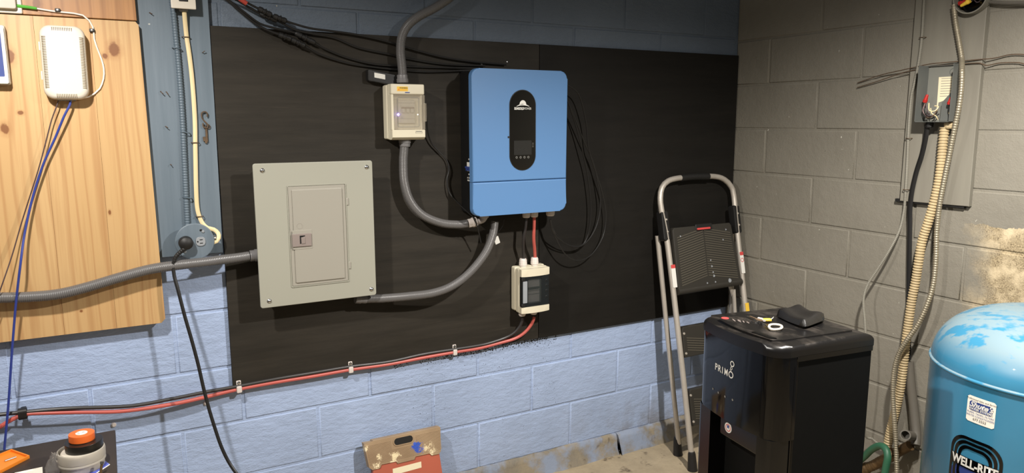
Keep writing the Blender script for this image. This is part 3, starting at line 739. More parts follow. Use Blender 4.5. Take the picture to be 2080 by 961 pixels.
C_ = [(-2.471,-0.12,2.057),(-2.395,-0.09,1.997),(-2.331,-0.07,1.957),(-2.295,-0.06,1.928),(-2.282,-0.055,1.918),(-2.237,-0.05,1.886),(-2.186,-0.035,1.854),(-2.133,-0.035,1.841),(-2.074,-0.035,1.83),(-2.008,-0.035,1.8),(-1.971,-0.03,1.782),(-1.896,-0.025,1.757),(-1.803,-0.025,1.739),(-1.695,-0.025,1.735),(-1.532,-0.025,1.735),(-1.381,-0.03,1.737)]
pv(C_, [(C_[8], C_[9])], 'third black solar cable from the top, with a shiny plug')
D_ = [(-2.477,-0.12,2.053),(-2.398,-0.09,1.994),(-2.334,-0.07,1.953),(-2.299,-0.06,1.93),(-2.286,-0.055,1.918),(-2.237,-0.05,1.878),(-2.187,-0.04,1.844),(-2.129,-0.04,1.822),(-2.088,-0.04,1.808),(-2.043,-0.04,1.788),(-1.989,-0.03,1.763),(-1.897,-0.025,1.739),(-1.803,-0.025,1.728),(-1.696,-0.025,1.721),(-1.612,-0.025,1.718),(-1.533,-0.025,1.721),(-1.395,-0.03,1.731)]
pv(D_, [(D_[7], D_[8]), (D_[8], D_[9])], 'lowest black solar cable with two plugs over the black board')
o = finish('cable_tag', cyl((-2.25,-0.062,1.924), (-2.228,-0.058,1.911), .0075, None, 10), M['red_tag']); tag(o, 'red tape flag around the solar cables at the top', 'tape flag')
for (uu, lab) in (((-1.255,-0.02,1.766), 'tiny bright screw in the black board above the inverter, right one'), ((-1.367,-0.02,1.753), 'tiny bright screw in the black board above the inverter, left one')):
    o = finish('board_screw', lathe([(0, .004), (.003, .003), (.0045, 0)], (uu[0], -.0158, uu[2]), 10, (0, -1, 0)), M['chrome']); tag(o, lab, 'screw', 'screws above the inverter')

# loops of thin black cable right of the inverter
for i, (pth, lab) in enumerate((
    ([(-1.097,-0.095,1.142),(-1.089,-0.09,1.116),(-1.075,-0.09,1.087),(-1.015,-0.07,1.036),(-0.952,-0.06,1.014),(-0.899,-0.05,1.023),(-0.875,-0.05,1.085),(-0.869,-0.05,1.182),(-0.887,-0.05,1.307),(-0.917,-0.055,1.407),(-0.961,-0.06,1.529),(-1.012,-0.07,1.627),(-1.055,-0.08,1.675)], 'innermost thin black cable loop right of the inverter'),
    ([(-1.099,-0.095,1.142),(-1.087,-0.09,1.108),(-1.06,-0.09,1.063),(-0.981,-0.07,1.018),(-0.911,-0.06,1.017),(-0.847,-0.05,1.073),(-0.82,-0.05,1.158),(-0.827,-0.05,1.248),(-0.86,-0.05,1.364),(-0.91,-0.055,1.449),(-0.959,-0.06,1.541),(-1.007,-0.07,1.618),(-1.055,-0.08,1.665)], 'middle thin black cable loop right of the inverter'),
    ([(-1.102,-0.095,1.142),(-1.084,-0.09,1.091),(-1.021,-0.08,0.994),(-0.947,-0.07,0.954),(-0.87,-0.06,0.969),(-0.804,-0.05,1.039),(-0.788,-0.05,1.128),(-0.808,-0.05,1.226),(-0.846,-0.05,1.324),(-0.887,-0.055,1.42),(-0.907,-0.06,1.533),(-0.945,-0.07,1.632),(-0.986,-0.08,1.667),(-1.032,-0.085,1.685)], 'outermost thin black cable loop right of the inverter'))):
    cable('signal_cable', pth, .0026, 'cable_black', lab, group='thin cable loops right of the inverter', n=7)
cable('signal_cable', [(-1.625,-0.06,1.581),(-1.614,-0.055,1.549),(-1.607,-0.04,1.509),(-1.588,-0.03,1.458),(-1.559,-0.028,1.426),(-1.526,-0.028,1.391),(-1.517,-0.03,1.354),(-1.526,-0.03,1.311),(-1.517,-0.035,1.262),(-1.488,-0.045,1.227),(-1.467,-0.07,1.198),(-1.453,-0.105,1.176),(-1.444,-0.108,1.155),(-1.432,-0.1,1.136),(-1.408,-0.08,1.07)], .0026, 'cable_black', 'thin black lead from the cream breaker box down to the inverter corner', n=7)
tg = thing('cable_tag', 'small white hanging tag below the inverter', 'tag', (-1.333,-0.07,1.072))
u = (-1.333,-0.07,1.072); F1 = Fr(u, (1, 0, .35), (-.35, 0, 1))
finish('tag_card', prism(F1, rrect(-.0105, .0105, -.015, .015, .002, 2), 0, .001), M['white_print'], tg)
finish('tag_string', hose([(-1.34,-0.07,1.086),(-1.325,-0.075,1.109),(-1.31,-0.08,1.131),(-1.308,-0.085,1.155)], .0009, 6), M['cable_black'], tg)

# ------------------------------------------------------------------ things on the slate blue plank
r_bx = [(-2.446,-0.026,1.939),(-2.444,-0.026,1.91),(-2.441,-0.026,1.866),(-2.44,-0.026,1.807),(-2.438,-0.026,1.747),(-2.437,-0.026,1.671),(-2.437,-0.026,1.595),(-2.438,-0.026,1.518),(-2.44,-0.026,1.44),(-2.442,-0.026,1.361),(-2.444,-0.026,1.282),(-2.445,-0.026,1.234),(-2.446,-0.026,1.198)]
o = thing('armoured_cable', 'blue painted armoured cable running down the slate blue plank', 'cable', r_bx[-1])
finish('armour', ribbed([Vector(p) for p in r_bx], .0088, .0085, .13, 10), M['bx_blue'], o)
for (u, v) in ((360, 98), (377, 269), (381, 402)):
    pass
for uu in ((-2.439,-0.036,1.764), (-2.432,-0.036,1.504), (-2.44,-0.036,1.295)):
    finish('staple', hose([(uu[0] - .013, -.021, uu[2] + .002), (uu[0] - .011, -.034, uu[2] + .002), (uu[0], -.037, uu[2]), (uu[0] + .010, -.034, uu[2] - .002), (uu[0] + .013, -.021, uu[2] - .003)], .0016, 6, .004), M['bx_blue'], o)
r_cr = [(-2.412,-0.04,1.875),(-2.411,-0.034,1.846),(-2.409,-0.028,1.801),(-2.405,-0.028,1.748),(-2.402,-0.028,1.687),(-2.401,-0.028,1.611),(-2.402,-0.028,1.533),(-2.406,-0.028,1.455),(-2.409,-0.028,1.392),(-2.412,-0.028,1.328),(-2.413,-0.028,1.264),(-2.408,-0.028,1.231),(-2.399,-0.03,1.207),(-2.386,-0.034,1.193),(-2.368,-0.036,1.187),(-2.356,-0.042,1.174),(-2.356,-0.05,1.16),(-2.364,-0.055,1.15),(-2.376,-0.055,1.146)]
o = thing('house_cable', 'flat cream cable running from the switch to the round outlet', 'cable', r_cr[9])
finish('jacket', hose(r_cr, .0068, 10, .008, None, (.55, (0, -1, 0))), M['cream_jacket'], o)
for uu in ((-2.411,-0.03,1.8), (-2.405,-0.03,1.471), (-2.407,-0.03,1.232)):
    finish('staple', hose([(uu[0] - .011, -.021, uu[2]), (uu[0] - .009, -.033, uu[2]), (uu[0] + .009, -.033, uu[2]), (uu[0] + .011, -.021, uu[2])], .0013, 6, .004), M['rust'], o)
sw = thing('light_switch', 'white light switch plate at the top of the slate blue plank', 'switch', (-2.413,-0.05,1.894))
u0, u1, vz = (-2.45,-0.065,1.884)[0], (-2.379,-0.065,1.889)[0], (-2.417,-0.065,1.881)[2]
finish('switch_box', box(u0 + .014, u1 - .014, -.056, -.0205, vz + .006, vz + .11, .003, 1), M['zinc'], sw)
pl = finish('switch_plate', prism(WB, rrect(u0, u1, vz, vz + .125, .003, 3), .056, .064, .003, 2), M['white_plastic'], sw)
finish('toggle_slot', box((u0 + u1) / 2 - .013, (u0 + u1) / 2 + .013, -.0665, -.0635, vz + .022, vz + .065, .001, 1), M['black'], pl)
finish('cable_clamp', box((u0 + u1) / 2 - .013, (u0 + u1) / 2 + .013, -.050, -.030, vz - .006, vz + .012, .002, 1), M['zinc'], sw)
oc = (-2.43,-0.065,1.155)
ou = thing('round_outlet', 'round slate blue outlet box with a black plug in one socket', 'outlet', (oc[0], -.02, oc[2]))
XO, ZO = oc[0], oc[2]
finish('box_body', lathe([(0, .0), (.053, 0), (.055, .036), (0, .036)], (XO + .002, -.0205, ZO), 36, (0, -1, 0)), M['post'], ou)
finish('cover_disc', lathe([(.0, 0), (.0585, 0), (.0595, .002), (.0585, .006), (.056, .0075), (0, .0078)], (XO, -.056, ZO), 48, (0, -1, 0)), M['post'], ou)
sk = finish('socket_face', prism(WB, rrect(XO + .003, XO + .031, ZO - .0145, ZO + .0145, .010, 5), .063, .067, .0012, 2), M['outlet'], ou)
finish('socket_slot', box(XO + .014, XO + .023, -.0676, -.066, ZO + .0045, ZO + .007), M['black'], sk)
finish('socket_slot', box(XO + .014, XO + .023, -.0676, -.066, ZO - .007, ZO - .0045), M['black'], sk)
finish('ground_hole', lathe([(0, .0006), (.0026, .0006), (.0026, 0)], (XO + .008, -.067, ZO), 12, (0, -1, 0)), M['black'], sk)
finish('socket_face', prism(WB, rrect(XO - .041, XO - .013, ZO - .0145, ZO + .0145, .010, 5), .063, .067, .0012, 2), M['outlet'], ou)
for (du, dv) in ((.026, .0315), (-.0315, -.030)):
    s_ = finish('cover_screw', lathe([(0, .0035), (.0035, .003), (.005, .0)], (XO + du, -.0635, ZO + dv), 14, (0, -1, 0)), M['outlet'], ou)
    finish('screw_hole', prism(WB, rrect(XO + du - .010, XO + du - .002, ZO + dv + .001, ZO + dv + .008, .003, 4), .0632, .0643), M['black'], s_)
finish('cable_connector', cyl((XO + .046, -.048, ZO + .004), (XO + .066, -.052, ZO + .004), .009, .0085, 12), M['zinc'], ou)
pc = thing('power_cord', 'black power cord plugged into the round outlet and hanging down', 'cord', (XO - .027, -.067, ZO))
finish('plug', lathe([(0, .030), (.012, .029), (.019, .024), (.0215, .015), (.022, .002), (.020, 0), (0, 0)], (XO - .028, -.0675, ZO), 24, (0, -1, 0)), M['rubber'], pc)
r_pc = [(-2.456,-0.088,1.151),(-2.468,-0.087,1.136),(-2.48,-0.085,1.126),(-2.491,-0.085,1.114),(-2.499,-0.085,1.094),(-2.5,-0.09,1.056),(-2.492,-0.1,1.006),(-2.48,-0.11,0.928),(-2.465,-0.12,0.845),(-2.452,-0.13,0.764),(-2.442,-0.14,0.686),(-2.431,-0.15,0.617),(-2.418,-0.16,0.551),(-2.405,-0.17,0.494),(-2.388,-0.18,0.443),(-2.366,-0.2,0.4),(-2.335,-0.22,0.355)] + [(-2.12, -.36, .16), (-1.98, -.50, .03), (-1.80, -.62, .008), (-1.5, -.80, .008)]
rr = resample(spline(r_pc[:5], .003), .0025)
finish('strain_relief', tube(rr[3:26], .0078, 10, lambda i: (1.0 - .012 * i) * (1 if i % 3 else .86)), M['rubber'], pc)
finish('cord', hose(r_pc, .0056, 10, .01, None, (.75, (0, -1, 0))), M['cable_black'], pc)
ky = thing('old_key', 'rusty old key on a hook hanging from the slate blue plank', 'key', (-2.37,-0.024,1.514))
finish('hook', hose([(-2.365,-0.027,1.553),(-2.363,-0.027,1.563),(-2.369,-0.027,1.569),(-2.378,-0.027,1.567),(-2.381,-0.027,1.558),(-2.379,-0.027,1.547),(-2.372,-0.027,1.538),(-2.365,-0.027,1.53),(-2.364,-0.027,1.522),(-2.371,-0.027,1.517),(-2.378,-0.027,1.522),(-2.378,-0.027,1.533)], .0022, 7, .004), M['rust'], ky)
finish('key_ring', hose([(-2.37,-0.025,1.527),(-2.361,-0.025,1.528),(-2.357,-0.025,1.522),(-2.36,-0.025,1.516),(-2.367,-0.025,1.516),(-2.372,-0.025,1.52),(-2.37,-0.025,1.527)], .0012, 6, .003), M['rust_dark'], ky)
finish('key_shank', cyl((-2.369,-0.024,1.519), (-2.369,-0.024,1.473), .0036, .0036, 10), M['rust'], ky)
finish('key_bit', prism(WB, [(-2.381,-0.024,1.489)[::2], (-2.369,-0.024,1.49)[::2], (-2.369,-0.024,1.468)[::2], (-2.375,-0.024,1.468)[::2], (-2.376,-0.024,1.475)[::2], (-2.38,-0.024,1.475)[::2]], .022, .026), M['rust'], ky)
for i, (uu, q, lab) in enumerate((((-2.509,-0.02,1.868), (.010, -.004), 'small bent nail high on the slate blue plank near the pine panel'), ((-2.365,-0.02,1.755), (.009, .004), 'small bent nail on the slate blue plank beside the black board'), ((-2.495,-0.02,1.631), (.010, -.007), 'left one of two bent nails close together on the plank'), ((-2.479,-0.02,1.63), (.008, -.009), 'right one of two bent nails close together on the plank'), ((-2.488,-0.02,1.523), (.009, -.004), 'bent nail on the slate blue plank level with the key'), ((-2.482,-0.02,1.403), (.004, -.002), 'nail curl low on the slate blue plank above the outlet'))):
    o = finish('bent_nail', hose([(uu[0], -.019, uu[2]), (uu[0] + .001, -.028, uu[2]), (uu[0] + q[0] * .4, -.030, uu[2] + q[1] * .7), (uu[0] + q[0] * .75, -.031, uu[2] + q[1] * 1.1)], .0013, 6, .004), M['rust_dark']); tag(o, lab, 'nail', 'bent nails in the slate blue plank')

# ------------------------------------------------------------------ things on the pine panel
rt = thing('wifi_router', 'white rounded router with slotted edges on the pine panel', 'router', (-2.742, -.041, 1.604))
RF = Fr((-2.7435, -.072, 1.706), (1, 0, .0), (.012, 0, 1))
def rpts(w, h, r, n=8): return rrect(-w, w, -h, h, r, n)
t = BM(); rings = []
for w, h, r, d in ((.044, .092, .018, -.030), (.052, .100, .024, -.028), (.0565, .104, .028, -.012), (.0565, .104, .028, .004), (.0535, .101, .028, .012), (.047, .0945, .024, .0155), (.040, .087, .020, .0165)):
    rings.append([t.verts.new(RF.p(a, b, d)) for a, b in rpts(w, h, r)])
for A, B_ in zip(rings, rings[1:]):
    for j in range(len(A)): t.faces.new((A[j], A[(j + 1) % len(A)], B_[(j + 1) % len(A)], B_[j]))
t.faces.new(rings[0][::-1]); t.faces.new(rings[-1])
sh = finish('shell', t, M['white_plastic'], rt, True, 60)
t = BM()
for i in range(32):
    zz = -.071 + i * .142 / 31
    for s in (-1, 1): prism(RF, rrect(min(s * .0395, s * .0515), max(s * .0395, s * .0515), zz - .0011, zz + .0011, .0009, 2), .0120, .0163, 0, bm=t)
for i in range(12):
    xx = -.024 + i * .048 / 11
    for s in (-1, 1): prism(RF, rrect(xx - .0009, xx + .0009, min(s * .087, s * .098), max(s * .087, s * .098), .0008, 2), .0125, .0163, 0, bm=t)
tag(finish('vent_slots', t, M['slot'], rt), kind='stuff')
for zz in (.046, -.036):
    finish('side_tab', prism(RF, rrect(-.0605, -.055, zz - .012, zz + .012, .001, 2), -.016, -.010), M['white_plastic'], rt)
finish('port_strip', prism(RF, rrect(-.026, .022, -.1065, -.100, .002, 2), -.020, -.004), M['breaker'], rt)
for i in range(5):
    finish('port', prism(RF, rrect(-.023 + i * .009, -.016 + i * .009, -.108, -.104, .0005, 1), -.016, -.007), M['zinc'], rt)
cable('fibre_cable', [(-2.805,-0.045,1.858),(-2.782,-0.045,1.855),(-2.752,-0.045,1.852),(-2.709,-0.045,1.85),(-2.687,-0.045,1.846),(-2.672,-0.045,1.832),(-2.664,-0.045,1.814),(-2.663,-0.045,1.8),(-2.663,-0.045,1.779),(-2.657,-0.045,1.751),(-2.649,-0.045,1.722),(-2.645,-0.045,1.694),(-2.648,-0.045,1.665),(-2.66,-0.045,1.636),(-2.675,-0.045,1.621),(-2.691,-0.055,1.611),(-2.709,-0.06,1.606),(-2.729,-0.065,1.605)], .0024, 'white_cable', 'thin white fibre cable looping beside the router', n=7)
fc = finish('fibre_connector', tube(spline([(-2.85,-0.048,1.861),(-2.834,-0.048,1.86),(-2.819,-0.048,1.859),(-2.8,-0.048,1.857)], .01), .0052, 8, lambda i: max(.45, 1 - .07 * i)), M['green']); tag(fc, 'green fibre connector in the white wall box', 'connector')
for (uu, lab) in (((-2.749,-0.044,1.855), 'small black cable clip on the brown plank'), ((-2.667,-0.044,1.803), 'small black cable clip beside the router top')):
    o = thing('wire_clip', lab, 'cable clip', uu, 'small black wire clips')
    finish('clip_body', box(uu[0] - .007, uu[0] + .007, -.051, -.0405, uu[2] - .004, uu[2] + .006, .002, 2), M['rubber'], o)
    finish('clip_nail', lathe([(0, .002), (.003, .0015), (.0034, 0)], (uu[0], -.051, uu[2] + .001), 10, (0, -1, 0)), M['zinc'], o)
cable('network_cable', [(-2.736,-0.062,1.607),(-2.74,-0.065,1.588),(-2.758,-0.07,1.553),(-2.785,-0.065,1.492),(-2.821,-0.065,1.416),(-2.855,-0.065,1.322),(-2.882,-0.075,1.224),(-2.9,-0.1,1.129),(-2.922,-0.09,1.013),(-2.946,-0.08,0.865),(-2.968,-0.075,0.717),(-2.992,-0.07,0.573),(-3.009,-0.06,0.463)], .0033, 'blue_cable', 'blue network cable hanging down from the router', n=8)
cable('phone_wire', [(-2.766,-0.06,1.607),(-2.773,-0.062,1.585),(-2.79,-0.062,1.543),(-2.811,-0.062,1.475),(-2.835,-0.062,1.4),(-2.86,-0.062,1.33),(-2.889,-0.062,1.249),(-2.92,-0.075,1.155),(-2.955,-0.095,1.061),(-2.994,-0.09,0.964)], .0017, 'brown_wire', 'thin dark wire hanging from the router left of the blue cable', n=6)
ob_ = thing('fibre_box', 'white fibre terminal box with a green plug on the brown plank', 'box', (-2.876,-0.045,1.849))
a1, b0 = (-2.835,-0.048,1.843)[0], (-2.865,-0.048,1.84)[2]
finish('back_plate', prism(WB, rrect(a1 - .16, a1, b0, b0 + .16, .004, 3), .0405, .049, .002, 1), M['white_plastic'], ob_)
finish('lid', prism(WB, rrect(a1 - .15, a1 - .012, b0 + .010, b0 + .15, .006, 3), .049, .066, .004, 2), M['breaker'], ob_)
mo = thing('wall_monitor', 'white framed monitor cut off at the left edge on the pine panel', 'monitor', (-2.905,-0.05,1.651))
a1, bt, bb = (-2.879,-0.075,1.725)[0], (-2.879,-0.075,1.805)[2], (-2.887,-0.075,1.641)[2]
finish('housing', prism(WB, rrect(a1 - .20, a1, bb, bt, .006, 3), .0415, .066, .004, 2), M['breaker'], mo)
finish('bezel', ring(WB, rrect(a1 - .196, a1 - .003, bb + .003, bt - .003, .005, 3), rrect(a1 - .185, a1 - .011, bb + .022, bt - .014, .003, 3), .066, .074), M['white_plastic'], mo)
finish('screen', prism(WB, rrect(a1 - .186, a1 - .010, bb + .021, bt - .013, .003, 3), .0655, .0685), M['label_blue'], mo)

# ------------------------------------------------------------------ aluminium folding ladder by the corner
st = thing('step_ladder', 'folded aluminium step ladder with black treads leaning in the corner', 'step ladder', (-.275, -.2, 0))
Fq = Fr((0, -.32, 0), (1, 0, 0), (0, .27, 1.28)); LZ = lambda z: z * math.hypot(.27, 1.28) / 1.28
XL, XR = -.484, -.060
arch = [(XL, LZ(.06)), (XL, LZ(.5)), (XL - .006, LZ(.98)), (XL - .020, LZ(1.14)), (XL - .020, LZ(1.195)), (XL - .004, LZ(1.240)), (XL + .035, LZ(1.268)), (XL + .10, LZ(1.279)), (-.285, LZ(1.281)), (-.165, LZ(1.278)), (-.105, LZ(1.262)), (-.066, LZ(1.228)), (-.054, LZ(1.18)), (-.058, LZ(1.0)), (XR, LZ(.5)), (XR, LZ(.06))]
def path_on(fr, pts, d): return spline([fr.p(a, b, d) for a, b in pts], .02)
finish('front_rail', tube(path_on(Fq, arch, 0), .0128, 12), M['alu'], st)
finish('hand_grip', tube(path_on(Fq, [(-.372, LZ(1.2785)), (-.32, LZ(1.2815)), (-.26, LZ(1.2815)), (-.203, LZ(1.279))], 0), .0162, 12), M['rubber'], st)
FqR = Fr((0, -.175, 0), (1, 0, 0), (0, .145, 1.28))
for (xb, xt, nm) in ((-.436, -.506, 'rear_leg'), (-.105, -.045, 'rear_leg')):
    finish(nm, tube([FqR.p(xb, .055, 0), FqR.p(xt, 1.03, 0)], .0115, 12), M['alu'], st)
for xb, yb, zb in ((-.436, -.171, .0), (-.105, -.171, .0), (XL, -.32, .0), (XR, -.32, .0)):
    finish('rubber_foot', lathe([(0, 0), (.023, .0), (.0215, .010), (.017, .075), (.0135, .085), (0, .085)], (xb, yb + .004, zb), 16, (0, .12, 1)), M['rubber'], st)
for xs_ in (XL - .012, -.056):
    finish('hinge_bracket', prism(Fr(Fq.p(xs_, LZ(1.065), -.006), Fq.ex, Fq.ez), rrect(-.020, .020, -.060, .075, .012, 4), -.022, .018, .006, 2, both=True), M['rubber'], st)
    for dz_ in (-.02, .035):
        finish('rivet', lathe([(0, .003), (.004, .002), (.005, 0)], Fq.p(xs_ + .004, LZ(1.065) + dz_, .012), 10, Fq.n), M['alu'], st)
# top tread, folded down between the rails
def tread(z1, z0, xa0, xa1, xb0, xb1, d, rib, name):
    pts = [(xb0 + .004, LZ(z0)), (xb1 - .004, LZ(z0)), (xb1, LZ(z0 + .012)), (xa1, LZ(z1 - .012)), (xa1 - .010, LZ(z1)), (xa0 + .010, LZ(z1)), (xa0, LZ(z1 - .012)), (xb0, LZ(z0 + .012))]
    tr = finish(name, prism(Fq, pts, d - .028, d, .006, 2), M['stool_tread'], st)
    t = BM(); mid = (xa0 + xa1) / 2; k = 0
    zz = z0 + .03
    while zz < z1 - .045:
        w0 = xb0 + (xa0 - xb0) * (zz - z0) / (z1 - z0) + .020; w1 = xb1 + (xa1 - xb1) * (zz - z0) / (z1 - z0) - .020
        for (p_, q_) in ((w0, mid - .004), (mid + .004, w1)):
            s = .03 * rib
            ya, yb = (0, s) if p_ < mid - .01 else (s, 0)
            prism(Fq, [(p_, LZ(zz + ya)), (q_, LZ(zz + yb)), (q_, LZ(zz + yb + .0045)), (p_, LZ(zz + ya + .0045))], d - .001, d + .0018, 0, bm=t)
        zz += .0105
    tag(finish('tread_ribs', t, M['tread_rib'], tr, False), kind='stuff')
    return tr
tr = tread(1.060, .772, -.470, -.110, -.470, -.082, .020, 1, 'top_tread')
for (px_, pz_, pr_) in ((-.265, .90, .004), (-.262, .872, .005), (-.258, .845, .004), (-.255, .828, .006), (-.250, .80, .004), (-.160, .797, .010), (-.175, .985, .004), (-.150, 1.03, .004), (-.43, 1.02, .004), (-.30, .80, .004)):
    finish('paint_speck', prism(Fq, [(a + .002 * math.sin(5 * b_i), b) for b_i, (a, b) in enumerate(circ(px_, LZ(pz_), pr_, 8))], .0195, .0222), M['outlet'], tr)
finish('tread_handle', prism(Fq, rrect(-.335, -.235, LZ(1.036), LZ(1.066), .006, 3), .016, .024, .002, 1), M['rubber'], tr)
finish('release_bar', prism(Fq, rrect(-.330, -.250, LZ(1.040), LZ(1.049), .003, 3), .023, .028, .001, 1), M['red_sticker'], tr)
finish('tread_lip', tube([Fq.p(-.470, LZ(.780), .006), Fq.p(-.078, LZ(.784), .006)], .017, 10), M['stool_tread'], st)
tread(.625, .490, -.470, -.075, -.472, -.075, .012, -1, 'middle_tread')
tread(.350, .190, -.468, -.075, -.468, -.075, .012, -1, 'lower_tread')
for (zz, s) in ((.595, 0), (.508, 0), (.325, 0), (.21, 0)):
    finish('rivet', lathe([(0, .004), (.005, .003), (.006, 0)], Fq.p(XL + .022, LZ(zz), .012), 10, Fq.n), M['alu'], st)
for (z0_, z1_, xx0, xx1) in ((.72, .79, -.135, -.10), (.62, .75, -.105, -.100)):
    finish('brace', tube([Fq.p(xx0, LZ(z1_), -.015), Fq.p(xx1, LZ(z0_), -.03)], .008, 8), M['alu'], st)
finish('cross_bar', tube([FqR.p(-.430, .13, 0), FqR.p(-.112, .13, 0)], .007, 8), M['alu'], st)
lb = finish('warning_sticker', prism(Fq, rrect(XL - .012, XL + .012, LZ(.800), LZ(.900), .002, 2), .0115, .0135), M['white_print'], st)
finish('warning_band', prism(Fq, rrect(XL - .012, XL + .012, LZ(.884), LZ(.900), .002, 2), .0133, .0139), M['red_sticker'], lb)
lb = finish('warning_sticker', prism(Fq, rrect(XR - .010, XR + .012, LZ(.820), LZ(.920), .002, 2), .0115, .0135), M['white_print'], st)
finish('warning_band', prism(Fq, rrect(XR - .010, XR + .012, LZ(.904), LZ(.920), .002, 2), .0133, .0139), M['red_sticker'], lb)
finish('no_step_mark', ring(Fq, circ(XR + .001, LZ(.882), .010, 18), circ(XR + .001, LZ(.882), .0075, 18), .0133, .0139), M['red_sticker'], lb)
lb = finish('yellow_sticker', prism(Fq, rrect(XR - .010, XR + .012, LZ(.630), LZ(.682), .002, 2), .0115, .0135), M['yellow'], st)

# ------------------------------------------------------------------ folded plastic step stool on the floor
FS = Fr((0, 0, 0), (1, 0, 0), (0, 0, 1))
lean = math.atan2(.075, .33)
ss = thing('folding_step_stool', 'folded tan and red plastic step stool, paint spattered, leaning on the blue wall', 'step stool', (-1.73, -.13, 0), local=True, rot=(-lean, 0, 0))
def sp(*q): return [(a + 1.73, b) for a, b in q]
tl, tr_, bl, br_ = (-1.897,0.345), (-1.583,0.346), (-1.881,0.242), (-1.589,0.237)
outl = sp((-1.893,0.339), (-1.894,0.348), (-1.862,0.347), (-1.859,0.352), (-1.585,0.35), (-1.581,0.344), (-1.589,0.253), (-1.599,0.243), (-1.632,0.244), (-1.636,0.257), (-1.699,0.258), (-1.7,0.244), (-1.773,0.244), (-1.774,0.257), (-1.836,0.258), (-1.84,0.242), (-1.871,0.242), (-1.883,0.254))
t = prism(FS, outl, -.030, 0, .0025, 2)
top = finish('top_panel', t, M['tan'], ss)
t = BM()
i = 0
b_hi = ((-1.897,0.345)[1] + (-1.583,0.346)[1]) / 2; b_lo = (-1.776,0.25)[1]
zz = b_lo + .012
while zz < b_hi - .008:
    f_ = (b_hi - zz) / (b_hi - b_lo)
    x0_ = sp((-1.888,0.338))[0][0] + .010 * f_; x1_ = sp((-1.586,0.339))[0][0]
    hx0, hx1 = sp((-1.783,0.336), (-1.694,0.336)); 
    hz0, hz1 = (-1.774,0.311)[1], (-1.706,0.344)[1]
    segs = [(x0_, hx0[0] - .006), (hx1[0] + .006, x1_)] if hz0 - .006 < zz < hz1 + .004 else [(x0_, x1_)]
    for (p_, q_) in segs: prism(FS, [(p_, zz), (q_, zz), (q_, zz + .0022), (p_, zz + .0022)], -.001, .0012, 0, bm=t)
    zz += .0048
tag(finish('grip_ribs', t, M['tan'], top, False), kind='stuff')
hx0, hx1 = sp((-1.777,0.331), (-1.701,0.334)); hz0, hz1 = (-1.773,0.315)[1], (-1.706,0.341)[1]
hh = finish('hand_hole', prism(FS, rrect(hx0[0], hx1[0], hz0, hz1, (hz1 - hz0) / 2 - .0005, 6), -.028, .0016), M['rubber'], top)
finish('hole_rim', ring(FS, rrect(hx0[0] - .004, hx1[0] + .004, hz0 - .004, hz1 + .004, (hz1 - hz0) / 2 + .003, 6), rrect(hx0[0], hx1[0], hz0, hz1, (hz1 - hz0) / 2 - .0005, 6), -.002, .0022), M['tan'], hh)
rl, rr_ = sp((-1.867,0.246))[0][0], sp((-1.596,0.246))[0][0]
zt = (-1.776,0.257)[1]
finish('leg_panel', prism(FS, [(rl - .012, .004), (rr_ + .012, .004), (rr_, zt + .010), (rl, zt + .010)], -.026, -.004, .003, 2), M['red_plastic'], ss)
q = sp((-1.792,0.229), (-1.675,0.231), (-1.676,0.208), (-1.793,0.205))
finish('label_sticker', prism(FS, q, -.0045, -.0032), M['paper'], ss)

# ------------------------------------------------------------------ black table at lower left with its clutter
TZ = .60
tb = thing('work_table', 'black topped work table at the lower left against the wall', 'table', (-3.0, -.45, 0))
tq = (-2.7,-0.134,0.6), (-2.693,-0.46,0.6)
TX = tq[0][0]; TY = tq[0][1]
finish('table_top', box(-3.35, TX, -.85, TY, TZ - .022, TZ, .002, 1), M['table'], tb)
for lx, ly in ((-3.31, -.81), (TX - .04, -.81), (-3.31, TY - .04), (TX - .04, TY - .04)):
    finish('leg', box(lx - .02, lx + .02, ly - .02, ly + .02, 0, TZ - .022, .003, 1), M['table'], tb)
def onT(name, label, cat): pass
cx, cy, _ = (-2.782,-0.374,0.6)
jr = thing('plastic_tub', 'round frosted plastic tub holding the tape rolls on the black table', 'tub', (cx, cy, TZ))
finish('wall', lathe([(0, .002), (.052, .002), (.054, .006), (.055, .020), (.058, .022), (.058, .026), (.0565, .028), (.058, .030), (.0585, .050), (.057, .056), (.0545, .057), (.0525, .054), (.0525, .007), (0, .006)], (cx, cy, TZ), 40), M['frost'], jr)
finish('core', lathe([(.049, .008), (.049, .050), (.047, .052), (0, .052)], (cx, cy, TZ), 32), M['white_plastic'], jr)
tx, ty, tz_ = cx + .008, cy + .006, TZ + .0535
def roll(name, label, m, c, r, ri, h, tilt, core='paper', print_=True):
    o = thing(name, label, 'tape', c, local=True, rot=tilt)
    finish('tape', lathe([(ri, 0), (r * .985, 0), (r, h * .04), (r, h * .96), (r * .985, h), (ri, h), (ri, 0)], (0, 0, 0), 36), M[m], o)
    finish('core', lathe([(0, h * .08), (ri * .55, h * .08)], (0, 0, 0), 24) if False else lathe([(ri * .62, -.0006), (ri * 1.0, -.0006), (ri * 1.0, h + .0008), (ri * .62, h + .0008), (ri * .62, -.0006)], (0, 0, 0), 28), M[core], o)
    return o
roll('tape_roll', 'wide black tape roll under the orange one in the tub', 'black_tape', (tx, ty, tz_), .046, .030, .022, (0.02, 0, 0), 'black_tape')
o = roll('tape_roll', 'orange tape roll on top of the black roll', 'orange_tape', (tx - .004, ty + .004, tz_ + .0232), .0315, .0145, .019, (0.0, .02, 0), 'white_paper')
finish('core_disc', lathe([(0, .0195), (.0120, .0195), (.0125, .017), (0, .017)], (0, 0, 0), 24), M['white_paper'], o)
for a_ in (.3, 2.2, 4.4):
    finish('core_print', box(-.0075 + .009 * math.cos(a_), -.0015 + .009 * math.cos(a_), .006 * math.sin(a_), .006 * math.sin(a_) + .002, .0194, .0199), M['dark_print'], o)
